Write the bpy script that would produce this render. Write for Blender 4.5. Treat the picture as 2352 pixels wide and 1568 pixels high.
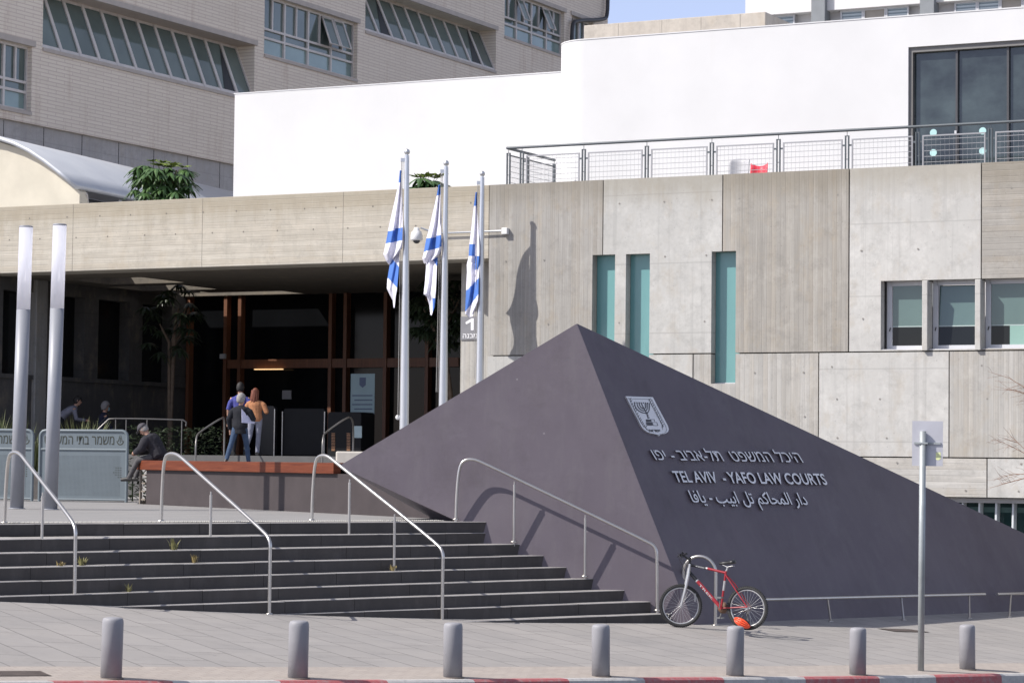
import bpy, bmesh, math, random
from math import sin, cos, tan, pi, radians, atan2, sqrt
from mathutils import Vector, Matrix
import numpy as np
random.seed(7)
S = bpy.context.scene
COL = S.collection
for o in list(bpy.data.objects): bpy.data.objects.remove(o, do_unlink=True)

# ------------------------------------------------------------------ camera
FPX, W, H = 5800.0, 2352.0, 1568.0           # focal length and frame in survey pixels
EYE = Vector((0, 0, 0.95))                   # z = 0 is the plaza at the top of the stairs
PITCH, ROLL = math.atan(278 / FPX), 0.011
Fd = Vector((0, cos(PITCH), sin(PITCH))); U0 = Vector((0, -sin(PITCH), cos(PITCH))); R0 = Vector((1, 0, 0))
Rt = R0 * cos(ROLL) + U0 * sin(ROLL); Up = U0 * cos(ROLL) - R0 * sin(ROLL)
cam = bpy.data.cameras.new('camera'); co = bpy.data.objects.new('camera', cam); COL.objects.link(co)
cam.sensor_width = 36; cam.lens = FPX / W * 36; cam.clip_start = 0.5; cam.clip_end = 3000
cam.dof.use_dof = True; cam.dof.focus_distance = 41; cam.dof.aperture_fstop = 5.6
mx = Matrix.Identity(4)
for i in range(3):
    mx[i][0] = Rt[i]; mx[i][1] = Up[i]; mx[i][2] = -Fd[i]; mx[i][3] = EYE[i]
co.matrix_world = mx
S.camera = co
# ------------------------------------------------------------------ light
world = bpy.data.worlds.new('World'); S.world = world; world.use_nodes = True
TRAVEL = Vector((1, 0.3, -0.97)).normalized()  # the way sunlight travels
ELEV = math.asin(-TRAVEL.z); AZ = atan2(-TRAVEL.x, -TRAVEL.y)
wn = world.node_tree; sky = wn.nodes.new('ShaderNodeTexSky'); sky.sky_type = 'NISHITA'; sky.sun_disc = False
sky.sun_elevation = ELEV; sky.sun_rotation = AZ % (2 * pi); sky.air_density = 1.0; sky.dust_density = 0.4; sky.ozone_density = 1.6
bg = wn.nodes['Background']; hs = wn.nodes.new('ShaderNodeHueSaturation'); hs.inputs['Saturation'].default_value = 0.78; wn.links.new(sky.outputs[0], hs.inputs['Color'])
tn = wn.nodes.new('ShaderNodeMix'); tn.data_type = 'RGBA'; tn.blend_type = 'MULTIPLY'; tn.inputs[0].default_value = 1.0; wn.links.new(hs.outputs[0], tn.inputs[6])
wtc = wn.nodes.new('ShaderNodeTexCoord'); wsp = wn.nodes.new('ShaderNodeSeparateXYZ'); wn.links.new(wtc.outputs['Generated'], wsp.inputs[0]); wr = wn.nodes.new('ShaderNodeValToRGB'); wn.links.new(wsp.outputs[2], wr.inputs[0])
wr.color_ramp.elements[0].position = 0.12; wr.color_ramp.elements[0].color = (0.8, 0.76, 0.93, 1); wr.color_ramp.elements[1].position = 0.42; wr.color_ramp.elements[1].color = (1.18, 1.0, 0.9, 1); wn.links.new(wr.outputs[0], tn.inputs[7])   # deeper blue low in the clear sky
wn.links.new(tn.outputs[2], bg.inputs[0]); bg.inputs[1].default_value = 0.128
sl = bpy.data.lights.new('sun', 'SUN'); sl.energy = 3.75; sl.angle = radians(0.53); sl.color = (1, 0.955, 0.89)
so = bpy.data.objects.new('sun', sl); COL.objects.link(so); so.rotation_euler = TRAVEL.to_track_quat('-Z', 'Y').to_euler()
so.location = (-30, 20, 40)
vs = S.view_settings; vs.view_transform = 'Standard'; vs.look = 'None'; vs.gamma = 1; vs.exposure = 0.64
S.render.engine = 'CYCLES'
S.cycles.max_bounces = 6; S.cycles.diffuse_bounces = 4

# ------------------------------------------------------------------ survey helpers: sight line through a photo point, met with real planes
def ray(x, y): return (Fd + Rt * ((x - W / 2) / FPX) + Up * ((H / 2 - y) / FPX))
def on_plane(x, y, p, n):
    d = ray(x, y); n = Vector(n); return EYE + d * ((Vector(p) - EYE).dot(n) / d.dot(n))
def on_z(x, y, z): return on_plane(x, y, (0, 0, z), (0, 0, 1))
def at_y(x, y, Y): return on_plane(x, y, (0, Y, 0), (0, 1, 0))
def proj(p):
    d = Vector(p) - EYE; k = d.dot(Fd); return (W / 2 + FPX * d.dot(Rt) / k, H / 2 - FPX * d.dot(Up) / k)

# ------------------------------------------------------------------ materials
MATS = {}
def srgb(r, g, b):
    f = lambda c: ((c / 255 + 0.055) / 1.055) ** 2.4 if c > 10.3 else c / 255 / 12.92
    return (f(r), f(g), f(b))
class NT:
    def __init__(s, name):
        s.m = bpy.data.materials.new(name); s.m.use_nodes = True; s.t = s.m.node_tree; s.b = s.t.nodes['Principled BSDF']
        s.tc = None
    def n(s, typ, **kw):
        nd = s.t.nodes.new(typ)
        for k, v in kw.items(): setattr(nd, k, v)
        return nd
    def l(s, a, b): s.t.links.new(a, b)
    def obj(s):
        if not s.tc: s.tc = s.n('ShaderNodeTexCoord')
        return s.tc.outputs['Object']
    def mapped(s, scale=(1, 1, 1), rot=(0, 0, 0), loc=(0, 0, 0), src=None):
        m = s.n('ShaderNodeMapping'); m.inputs['Scale'].default_value = scale; m.inputs['Rotation'].default_value = rot; m.inputs['Location'].default_value = loc
        s.l(src or s.obj(), m.inputs['Vector']); return m.outputs[0]
    def noise(s, vec, scale, detail=4, rough=0.55):
        nd = s.n('ShaderNodeTexNoise'); nd.inputs['Scale'].default_value = scale; nd.inputs['Detail'].default_value = detail; nd.inputs['Roughness'].default_value = rough
        s.l(vec, nd.inputs['Vector']); return nd.outputs['Fac']
    def ramp(s, fac, a, b, ca=(0, 0, 0), cb=(1, 1, 1)):
        r = s.n('ShaderNodeValToRGB'); r.color_ramp.elements[0].position = a; r.color_ramp.elements[1].position = b
        r.color_ramp.elements[0].color = (*ca, 1); r.color_ramp.elements[1].color = (*cb, 1); s.l(fac, r.inputs[0]); return r.outputs[0]
    def mix(s, fac, a, b, mode='MIX'):
        m = s.n('ShaderNodeMix', data_type='RGBA', blend_type=mode)
        for sock, v in ((m.inputs[0], fac), (m.inputs[6], a), (m.inputs[7], b)):
            if isinstance(v, (int, float)): sock.default_value = v
            elif isinstance(v, tuple): sock.default_value = (*v, 1) if len(v) == 3 else v
            else: s.l(v, sock)
        return m.outputs[2]
    def math(s, op, a, b=None):
        m = s.n('ShaderNodeMath', operation=op)
        for i, v in enumerate((a, b)):
            if v is None: continue
            if isinstance(v, (int, float)): m.inputs[i].default_value = v
            else: s.l(v, m.inputs[i])
        return m.outputs[0]
    def bump(s, h, strength=0.3, dist=0.01):
        b = s.n('ShaderNodeBump'); b.inputs['Strength'].default_value = strength; b.inputs['Distance'].default_value = dist
        s.l(h, b.inputs['Height']); s.l(b.outputs[0], s.b.inputs['Normal'])
    def col(s, c):
        if isinstance(c, tuple): s.b.inputs['Base Color'].default_value = (*c, 1)
        else: s.l(c, s.b.inputs['Base Color'])
    def set(s, rough=0.6, metal=0.0, spec=0.5):
        s.b.inputs['Roughness'].default_value = rough; s.b.inputs['Metallic'].default_value = metal; s.b.inputs['Specular IOR Level'].default_value = spec

def plain(name, c, rough=0.6, metal=0.0, var=0.08, scale=3.0, spec=0.5, bump=0.0, bscale=60):
    if name in MATS: return MATS[name]
    t = NT(name); v = t.obj(); f = t.noise(v, scale, 5)
    lo = tuple(max(0, x * (1 - var)) for x in c); hi = tuple(min(1, x * (1 + var)) for x in c)
    t.col(t.ramp(f, 0.3, 0.7, lo, hi)); t.set(rough, metal, spec)
    if bump: t.bump(t.noise(v, bscale, 3), bump, 0.004)
    MATS[name] = t.m; return t.m

def concrete(name, base, style='smooth', warm=(0.36, 0.29, 0.2), stain=0.25, seed=0.0, topz=None):
    t = NT(name); v = t.mapped(loc=(seed * 7.3, seed * 3.1, seed * 5.7))
    d = lambda c, k: tuple(x * k for x in c)
    big = t.noise(v, 0.55, 6, 0.6); fine = t.noise(v, 9, 6, 0.65)
    c = t.ramp(big, 0.3, 0.7, d(base, 0.84), d(base, 1.12))
    c = t.mix(t.ramp(fine, 0.35, 0.75), c, d(base, 0.9), 'MIX') if style == 'smooth' else t.mix(t.math('MULTIPLY', fine, 0.5), c, d(base, 0.8))
    bumpsrc = fine
    if style in ('vboard', 'hboard'):
        sp = t.n('ShaderNodeSeparateXYZ'); t.l(v, sp.inputs[0])
        ax = t.math('MULTIPLY', sp.outputs[0] if style == 'vboard' else sp.outputs[2], 9.0 if style == 'vboard' else 7.5)
        wn_ = t.n('ShaderNodeTexWhiteNoise', noise_dimensions='1D'); t.l(t.math('FLOOR', ax), wn_.inputs['W'])
        c = t.mix(0.5, c, t.ramp(wn_.outputs['Value'], 0.0, 1.0, d(base, 0.78 if style == 'vboard' else 0.9), d(base, 1.18 if style == 'vboard' else 1.08)))
        w2 = t.n('ShaderNodeTexWhiteNoise', noise_dimensions='1D'); t.l(t.math('ADD', t.math('FLOOR', ax), 31.7), w2.inputs['W'])
        c = t.mix(t.math('MULTIPLY', t.ramp(w2.outputs['Value'], 0.5, 1.0), 0.22), c, warm)
        fr = t.math('FRACT', ax); edge = t.math('MINIMUM', fr, t.math('SUBTRACT', 1.0, fr))
        line = t.ramp(edge, 0.0, 0.1); bumpsrc = line
        c = t.mix(t.math('MULTIPLY', t.math('SUBTRACT', 1.0, line), 0.22), c, d(base, 0.6))
        gr = t.noise(t.mapped((26, 26, 0.5) if style == 'vboard' else (0.6, 26, 26), src=v), 1.0, 5, 0.7)
        c = t.mix(t.math('MULTIPLY', t.ramp(gr, 0.42, 0.7), 0.55), c, d(base, 0.66)); gr2 = t.noise(t.mapped((13, 13, 0.35) if style == 'vboard' else (0.8, 13, 13), loc=(4, 4, 4), src=v), 1.0, 6, 0.75); c = t.mix(t.math('MULTIPLY', t.ramp(gr2, 0.52, 0.72), 0.4), c, d(base, 1.4))
    pt = t.noise(v, 2.6, 9, 0.8); c = t.mix(t.math('MULTIPLY', t.ramp(pt, 0.5, 0.66), 0.5), c, d(base, 0.62)); pw = t.noise(t.mapped(loc=(3, 8, 1), src=v), 2.1, 9, 0.75); c = t.mix(t.math('MULTIPLY', t.ramp(pw, 0.52, 0.7), 0.35), c, d(base, 1.3))
    st = t.noise(t.mapped((3.2, 3.2, 0.22), src=v), 1.0, 6, 0.65)
    c = t.mix(t.math('MULTIPLY', t.ramp(st, 0.52, 0.8), stain), c, d(base, 0.5))
    bl = t.noise(t.mapped((1.3, 1.3, 0.8), loc=(9, 2, 4), src=v), 1.6, 7, 0.7)
    c = t.mix(t.math('MULTIPLY', t.ramp(bl, 0.52, 0.72), 0.34), c, warm)
    if style == 'smooth':
        s2 = t.n('ShaderNodeSeparateXYZ'); t.l(v, s2.inputs[0]); wob = t.math('ADD', t.math('MULTIPLY', s2.outputs[2], 0.62), t.math('MULTIPLY', t.noise(v, 2.0, 3), 0.006)); fr2 = t.math('FRACT', wob)
        c = t.mix(t.math('MULTIPLY', t.ramp(t.math('MINIMUM', fr2, t.math('SUBTRACT', 1.0, fr2)), 0.004, 0.012, (1, 1, 1), (0, 0, 0)), 0.45), c, d(base, 0.6))
        dr = t.noise(t.mapped((9, 9, 0.18), loc=(2, 5, 1), src=v), 1.0, 5, 0.6); c = t.mix(t.math('MULTIPLY', t.ramp(dr, 0.55, 0.72), 0.42), c, d(base, 0.62))
    pit = t.n('ShaderNodeTexVoronoi'); pit.inputs['Scale'].default_value = 5.5; pit.inputs['Randomness'].default_value = 1; t.l(v, pit.inputs['Vector'])
    c = t.mix(t.math('MULTIPLY', t.ramp(pit.outputs['Distance'], 0.045, 0.075, (1, 1, 1), (0, 0, 0)), 0.55), c, d(base, 0.4))
    if topz is not None:
        s3 = t.n('ShaderNodeSeparateXYZ'); t.l(t.obj(), s3.inputs[0]); hgt = t.math('ADD', s3.outputs[2], t.math('MULTIPLY', t.noise(t.mapped((4, 4, 0.3), src=v), 1.0, 6, 0.7), 0.9))
        c = t.mix(t.math('MULTIPLY', t.ramp(t.math('SUBTRACT', hgt, topz - 0.75), 0.45, 1.1), 0.62), c, tuple(a_ * b_ for a_, b_ in zip(base, (0.62, 0.58, 0.5))))
    t.col(c); t.set(0.85, 0, 0.25)
    t.bump(bumpsrc, 0.5, 0.006)
    MATS[name] = t.m; return t.m

# ------------------------------------------------------------------ mesh building
MX = {}
class MB:
    def __init__(s): s.v = []; s.f = []; s.mi = []; s.cur = 0; s.sm = []; s.smooth = False
    def quad(s, *p): s.poly(p)
    def poly(s, pts):
        k = len(s.v); s.v += [Vector(p) for p in pts]; s.f.append(tuple(range(k, k + len(pts)))); s.mi.append(s.cur); s.sm.append(s.smooth); return s
    def mesh(s, vs, fs):
        k = len(s.v); s.v += [Vector(p) for p in vs]
        for f in fs: s.f.append(tuple(i + k for i in f)); s.mi.append(s.cur); s.sm.append(s.smooth)
        return s
    def box(s, x0, x1, y0, y1, z0, z1, M=None):
        v = [Vector((x, y, z)) for x in (x0, x1) for y in (y0, y1) for z in (z0, z1)]
        if M is not None: v = [M @ p for p in v]
        return s.mesh(v, [(0, 1, 3, 2), (4, 6, 7, 5), (0, 4, 5, 1), (2, 3, 7, 6), (0, 2, 6, 4), (1, 5, 7, 3)])
    def prism(s, pts, ex):
        n = len(pts); ex = Vector(ex); a = [Vector(p) for p in pts]; v = a + [p + ex for p in a]
        return s.mesh(v, [tuple(range(n))[::-1], tuple(range(n, 2 * n))] + [(i, (i + 1) % n, n + (i + 1) % n, n + i) for i in range(n)])
    def tube(s, pts, r, n=10, caps=True, closed=False):
        pts = [Vector(p) for p in pts]; m = len(pts); rs = r if isinstance(r, (list, tuple)) else [r] * m
        rings = []; ref = None; sm0 = s.smooth; s.smooth = True
        for i, p in enumerate(pts):
            a = pts[(i - 1) % m] if (i > 0 or closed) else p; b = pts[(i + 1) % m] if (i < m - 1 or closed) else p
            t = (b - a).normalized()
            if ref is None: ref = t.orthogonal().normalized()
            ref = (ref - t * ref.dot(t)); ref = ref.normalized() if ref.length > 1e-6 else t.orthogonal().normalized()
            bi = t.cross(ref); rings.append([p + (ref * cos(2 * pi * k / n) + bi * sin(2 * pi * k / n)) * rs[i] for k in range(n)])
        v = [q for rg in rings for q in rg]; f = []
        for i in range(m if closed else m - 1):
            j = (i + 1) % m
            for k in range(n): f.append((i * n + k, i * n + (k + 1) % n, j * n + (k + 1) % n, j * n + k))
        s.mesh(v, f); s.smooth = False
        if caps and not closed:
            s.mesh(rings[0], [tuple(range(n))[::-1]]); s.mesh(rings[-1], [tuple(range(n))])
        s.smooth = sm0; return s
    def lathe(s, prof, c=(0, 0, 0), n=20, M=None, smooth=True):
        c = Vector(c); v = []; f = []; m = len(prof)
        for r, z in prof: v += [Vector((r * cos(2 * pi * k / n), r * sin(2 * pi * k / n), z)) for k in range(n)]
        v = [(M @ p if M is not None else p) + c for p in v]
        for i in range(m - 1):
            for k in range(n): f.append((i * n + k, i * n + (k + 1) % n, (i + 1) * n + (k + 1) % n, (i + 1) * n + k))
        f.append(tuple(range(n))[::-1]); f.append(tuple(range((m - 1) * n, m * n)))
        sm0 = s.smooth; s.smooth = smooth; s.mesh(v, f); s.smooth = sm0; return s
    def ball(s, c, r, n=12, sq=(1, 1, 1)):
        pr = [(r * sin(pi * (i + 0.02) / 10.04) , -r * cos(pi * (i + 0.02) / 10.04)) for i in range(11)]
        return s.lathe(pr, c, n, Matrix.Diagonal((*sq, 1)))
    def build(s, name, mats, parent=None, world=True, bevel=0.0, kind=None, label=None, M=None):
        me = bpy.data.meshes.new(name); vs_ = s.v
        P = M if M is not None else (MX.get(parent.name) if parent else None)
        if world and P is not None:
            Q = P.inverted(); vs_ = [Q @ p for p in vs_]
        me.from_pydata([tuple(p) for p in vs_], [], s.f)
        mats = mats if isinstance(mats, (list, tuple)) else [mats]
        for m in mats: me.materials.append(m)
        me.polygons.foreach_set('material_index', s.mi); me.polygons.foreach_set('use_smooth', s.sm)
        bm = bmesh.new(); bm.from_mesh(me); bmesh.ops.recalc_face_normals(bm, faces=bm.faces[:]); bm.to_mesh(me); bm.free()
        me.update(); o = bpy.data.objects.new(name, me); COL.objects.link(o)
        if parent:
            o.parent = parent; MX[o.name] = MX.get(parent.name, Matrix.Identity(4))
        elif M is not None:
            o.matrix_world = M; MX[o.name] = M
        if kind: o['kind'] = kind
        if label: o['label'] = label
        if bevel:
            b = o.modifiers.new('bevel', 'BEVEL'); b.width = bevel; b.segments = 2; b.limit_method = 'ANGLE'
        return o
def tag(o, label, cat, group=None):
    o['label'] = label; o['category'] = cat
    if group: o['group'] = group
    return o
def thing(name, label, cat, loc=(0, 0, 0), rotz=0.0, group=None):
    o = bpy.data.objects.new(name, None); COL.objects.link(o); o.empty_display_size = 0.2
    o.location = loc; o.rotation_euler = (0, 0, rotz)
    MX[o.name] = Matrix.Translation(loc) @ Matrix.Rotation(rotz, 4, 'Z')
    return tag(o, label, cat, group)
def copy_tree(o, parent=None, loc=None, rotz=None, label=None):
    c = o.copy(); COL.objects.link(c)
    if parent: c.parent = parent
    if loc is not None: c.location = loc
    if rotz is not None: c.rotation_euler = (0, 0, rotz)
    if label: c['label'] = label
    for ch in list(o.children): copy_tree(ch, c)
    MX[c.name] = Matrix.Translation(c.location) @ Matrix.Rotation(c.rotation_euler.z, 4, 'Z')
    return c
def text_mesh(body, size=1.0, extrude=0.0, bold=0.0):
    cu = bpy.data.curves.new('lettering', 'FONT'); cu.body = body; cu.size = size; cu.extrude = extrude; cu.offset = bold; cu.resolution_u = 3
    o = bpy.data.objects.new('lettering_source', cu); COL.objects.link(o); bpy.context.view_layer.update()
    me = o.evaluated_get(bpy.context.evaluated_depsgraph_get()).to_mesh()
    vs_ = [v.co.copy() for v in me.vertices]; fs = [tuple(p.vertices) for p in me.polygons]
    o.evaluated_get(bpy.context.evaluated_depsgraph_get()).to_mesh_clear()
    bpy.data.objects.remove(o, do_unlink=True); bpy.data.curves.remove(cu)
    x0 = min(v.x for v in vs_); x1 = max(v.x for v in vs_)
    return vs_, fs, x0, x1

# rectangular wall slab with rectangular holes (x,z) between y0 and y1 in the frame of the wall
def slab(mb, x0, x1, z0, z1, y0, y1, holes=()):
    xs = sorted({x0, x1, *[min(max(h[i], x0), x1) for h in holes for i in (0, 1)]}); zs = sorted({z0, z1, *[min(max(h[i], z0), z1) for h in holes for i in (2, 3)]})
    nx, nz = len(xs) - 1, len(zs) - 1
    solid = lambda i, j: 0 <= i < nx and 0 <= j < nz and not any(h[0] < (xs[i] + xs[i + 1]) / 2 < h[1] and h[2] < (zs[j] + zs[j + 1]) / 2 < h[3] for h in holes)
    for i in range(nx):
        for j in range(nz):
            if not solid(i, j): continue
            a, b, c, d = xs[i], xs[i + 1], zs[j], zs[j + 1]
            mb.quad((a, y0, c), (b, y0, c), (b, y0, d), (a, y0, d)); mb.quad((a, y1, c), (a, y1, d), (b, y1, d), (b, y1, c))
            if not solid(i - 1, j): mb.quad((a, y0, c), (a, y0, d), (a, y1, d), (a, y1, c))
            if not solid(i + 1, j): mb.quad((b, y0, c), (b, y1, c), (b, y1, d), (b, y0, d))
            if not solid(i, j - 1): mb.quad((a, y0, c), (a, y1, c), (b, y1, c), (b, y0, c))
            if not solid(i, j + 1): mb.quad((a, y0, d), (b, y0, d), (b, y1, d), (a, y1, d))
    return mb
# ================================================================== GROUND
RISE = 0.175
# survey points of the pavement: stair foot, monument foot, bollard row
n_b = 7
BOL = [(255, 1418, 1557), (684, 1427, 1557), (1040, 1430, 1555), (1380, 1430, 1553), (1688, 1438, 1551), (1970, 1438, 1550), (2222, 1441, 1545)]
def bol_y(x): return 1 / (0.0369 + (x - 255) / (2222 - 255) * (0.02759 - 0.0369))
gp = [at_y(x, yb, bol_y(x)) for x, yt, yb in BOL]
for x, y, z in ((0, 1385, -0.95), (232, 1395, -6 * RISE), (620, 1412, -7 * RISE), (1034, 1429, -8 * RISE)): gp.append(on_z(x, y, z))
Dp = at_y(1594, 1434, 40.14); Ep = at_y(2352, 1402, 49.9)
gp += [Dp, Ep, (Dp + Ep) / 2]
A_ = np.array([[1, p.x, p.y] for p in gp]); B_ = np.array([p.z for p in gp]); GC = np.linalg.lstsq(A_, B_, rcond=None)[0]
res = B_ - A_ @ GC
K_ = np.array([[math.exp(-((p.x - q.x) ** 2 + (p.y - q.y) ** 2) / (2 * 3.0 ** 2)) for q in gp] for p in gp]) + np.eye(len(gp)) * 0.02
WT = np.linalg.solve(K_, res)
def gz(x, y):
    return float(GC[0] + GC[1] * x + GC[2] * y + sum(w * math.exp(-((x - p.x) ** 2 + (y - p.y) ** 2) / 18.0) for w, p in zip(WT, gp)))
def on_ground(x, y):
    d = ray(x, y); lo, hi = 10.0, 90.0
    for _ in range(50):
        m = (lo + hi) / 2; p = EYE + d * m
        if p.z > gz(p.x, p.y): lo = m
        else: hi = m
    return EYE + d * lo
# kerb line through the foot of the painted kerb
K0 = on_ground(0, 1563.5); K1 = on_ground(2352, 1545)
kd = (K1 - K0); kd.z = 0; kd.normalize(); kn = Vector((kd.y, -kd.x, 0))      # kn points to the road
if kn.y > 0: kn = -kn
def kpt(s, off): p = K0 + kd * s + kn * off; return Vector((p.x, p.y, 0))
KL = (K1 - K0).dot(kd)

pave = NT('pavement_slabs'); v = pave.mapped(rot=(0, 0, radians(58)))
def bricks(t, vec, w, h, mortar, off=0.5):
    b = t.n('ShaderNodeTexBrick'); b.inputs['Scale'].default_value = 1; b.inputs['Brick Width'].default_value = w; b.inputs['Row Height'].default_value = h
    b.inputs['Mortar Size'].default_value = mortar; b.inputs['Mortar Smooth'].default_value = 0.1; b.offset = off; t.l(vec, b.inputs['Vector']); return b
b = bricks(pave, v, 1.1, 0.55, 0.009, 0.37)
c0 = (0.33, 0.308, 0.29)
b.inputs['Color1'].default_value = (*c0, 1); b.inputs['Color2'].default_value = (0.295, 0.276, 0.26, 1); b.inputs['Mortar'].default_value = (0.1, 0.094, 0.088, 1)
nz = pave.noise(pave.obj(), 0.8, 6, 0.6); c = pave.mix(pave.math('MULTIPLY', pave.ramp(nz, 0.4, 0.7), 0.45), b.outputs['Color'], (0.21, 0.203, 0.2))
c = pave.mix(pave.math('MULTIPLY', pave.ramp(pave.noise(pave.obj(), 60, 3), 0.4, 0.7), 0.25), c, (0.34, 0.335, 0.33))
vs3 = pave.n('ShaderNodeTexVoronoi'); vs3.inputs['Scale'].default_value = 1.7; pave.l(pave.obj(), vs3.inputs['Vector'])
c = pave.mix(pave.math('MULTIPLY', pave.ramp(vs3.outputs['Distance'], 0.03, 0.05, (1, 1, 1), (0, 0, 0)), 0.5), c, (0.14, 0.13, 0.13))
ln_n = pave.noise(pave.mapped((0.35, 5, 1), rot=(0, 0, radians(58))), 1.0, 6, 0.7); c = pave.mix(pave.math('MULTIPLY', pave.ramp(ln_n, 0.55, 0.75), 0.3), c, (0.4, 0.385, 0.37))
dk = pave.noise(pave.mapped(loc=(5, 2, 0)), 2.3, 9, 0.78); c = pave.mix(pave.math('MULTIPLY', pave.ramp(dk, 0.54, 0.7), 0.35), c, (0.16, 0.15, 0.142))
pave.col(c); pave.set(0.75, 0, 0.3); pave.bump(b.outputs['Fac'], -0.4, 0.005)
PAVE = pave.m

def sheet(name, x0, x1, y0, y1, step, zf, mat, inside=None, kind='structure'):
    mb = MB(); nx = int((x1 - x0) / step) + 1; ny = int((y1 - y0) / step) + 1; mb.smooth = True
    P = [[Vector((x0 + i * step, y0 + j * step, 0)) for j in range(ny + 1)] for i in range(nx + 1)]
    vsl = []; 
    for i in range(nx + 1):
        for j in range(ny + 1):
            p = P[i][j]; p.z = zf(p.x, p.y); vsl.append(p)
    fs = [(i * (ny + 1) + j, (i + 1) * (ny + 1) + j, (i + 1) * (ny + 1) + j + 1, i * (ny + 1) + j + 1) for i in range(nx) for j in range(ny)]
    mb.mesh(vsl, fs); return mb.build(name, mat, kind=kind)
# pavement: strips parallel to the kerb, from the kerb back under stairs and monument
mb = MB(); mb.smooth = True
ns, no = 60, 44; s0, s1 = -12.0, KL + 14
def clampg(x, y): return gz(x, y)
vsl = []
for i in range(ns + 1):
    for j in range(no + 1):
        s = s0 + (s1 - s0) * i / ns; o = -0.0 - 24.0 * (j / no) ** 1.3; p = kpt(s, o); vsl.append((p.x, p.y, gz(p.x, p.y)))
mb.mesh(vsl, [(i * (no + 1) + j, (i + 1) * (no + 1) + j, (i + 1) * (no + 1) + j + 1, i * (no + 1) + j + 1) for i in range(ns) for j in range(no)])
mb.build('pavement', PAVE, kind='structure')
# beige cobbled strip along the kerb
cob = NT('beige_cobbles'); v = cob.mapped(rot=(0, 0, -atan2(kd.y, kd.x)))
b = bricks(cob, v, 0.2, 0.1, 0.006); b.inputs['Color1'].default_value = (0.39, 0.34, 0.3, 1); b.inputs['Color2'].default_value = (0.33, 0.29, 0.26, 1); b.inputs['Mortar'].default_value = (0.24, 0.2, 0.18, 1)
c = cob.mix(cob.math('MULTIPLY', cob.noise(cob.obj(), 7, 5), 0.5), b.outputs['Color'], (0.42, 0.385, 0.35)); cob.col(c); cob.set(0.85, 0, 0.2); cob.bump(b.outputs['Fac'], -0.5, 0.006)
mb = MB(); mb.smooth = True; vsl = []
W_STRIP = (on_ground(1176, 1531) - kpt((on_ground(1176, 1531) - K0).dot(kd), 0)).xy.length
for i in range(ns * 2 + 1):
    for j in range(3):
        p = kpt(s0 + (s1 - s0) * i / (ns * 2), -W_STRIP * j / 2); vsl.append((p.x, p.y, gz(p.x, p.y) + 0.005))
mb.mesh(vsl, [(i * 3 + j, i * 3 + 3 + j, i * 3 + 4 + j, i * 3 + 1 + j) for i in range(ns * 2) for j in range(2)])
mb.build('cobble_strip', cob.m, kind='structure')
# kerb with red and white painted stones
RED = NT('kerb_red'); RED.col(RED.mix(RED.math('MULTIPLY', RED.ramp(RED.noise(RED.obj(), 12, 8, 0.78), 0.45, 0.65), 0.75), (0.42, 0.105, 0.11), (0.36, 0.27, 0.26))); RED.set(0.7)
WHT = NT('kerb_white'); WHT.col(WHT.mix(WHT.math('MULTIPLY', WHT.ramp(WHT.noise(WHT.obj(), 11, 8, 0.78), 0.45, 0.68), 0.7), (0.5, 0.48, 0.46), (0.3, 0.285, 0.27))); WHT.set(0.7)
bnd = [122, 416, 682, 949, 1168, 1408, 1601, 1800, 2004, 2194, 2345, 2522]
ss = []
for bx in bnd:
    p = on_ground(bx / 1.0884, 1553 + 12 * (1 - bx / 2560)); ss.append((p - K0).dot(kd))
dl = (ss[-1] - ss[0]) / (len(ss) - 1)
ss = [ss[0] - dl * k for k in range(6, 0, -1)] + ss + [ss[-1] + dl * k for k in range(1, 7)]
mb = MB()
for i in range(len(ss) - 1):
    mb.cur = (i % 2)                                  # 0 red, 1 white
    n = 3
    for q in range(n):
        a = ss[i] + (ss[i + 1] - ss[i]) * q / n; bb = ss[i] + (ss[i + 1] - ss[i]) * (q + 1) / n
        if q == n - 1: bb -= 0.004
        prof = [(-0.0, 0.006), (0.13, 0.006), (0.165, -0.02), (0.18, -0.17), (0.0, -0.2)]
        A = []; Bq = []
        for o, dz in prof:
            p = kpt(a, o); r = kpt(bb, o); pa = kpt(a, 0); ra = kpt(bb, 0)
            A.append((p.x, p.y, gz(pa.x, pa.y) + dz)); Bq.append((r.x, r.y, gz(ra.x, ra.y) + dz))
        for k in range(4): mb.quad(A[k], Bq[k], Bq[k + 1], A[k + 1])
        if q == 0: mb.poly(A)
        if q == n - 1: mb.poly(Bq)
mb.build('kerb', [RED.m, WHT.m], kind='structure')
# carriageway in front of the kerb, and the land round about
asp = NT('asphalt'); asp.col(asp.ramp(asp.noise(asp.obj(), 30, 6, 0.7), 0.3, 0.7, (0.04, 0.04, 0.042), (0.065, 0.064, 0.063))); asp.set(0.85, 0, 0.3)
mb = MB(); mb.smooth = True; vsl = []
for i in range(31):
    s = -60 + (KL + 120) * i / 30
    for o in (0.17, 6, 14, 60):
        p = kpt(s, o); sc = min(max(s, s0), s1); q = kpt(sc, 0); vsl.append((p.x, p.y, gz(q.x, q.y) - 0.13))
mb.mesh(vsl, [(i * 4 + j, i * 4 + 4 + j, i * 4 + 5 + j, i * 4 + 1 + j) for i in range(30) for j in range(3)])
mb.build('road', asp.m, kind='structure')
mb = MB(); mb.quad((-900, -900, -6), (900, -900, -6), (900, 900, -6), (-900, 900, -6)); mb.build('ground', plain('dry_earth', (0.2, 0.18, 0.15), 0.9), kind='structure')

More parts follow.
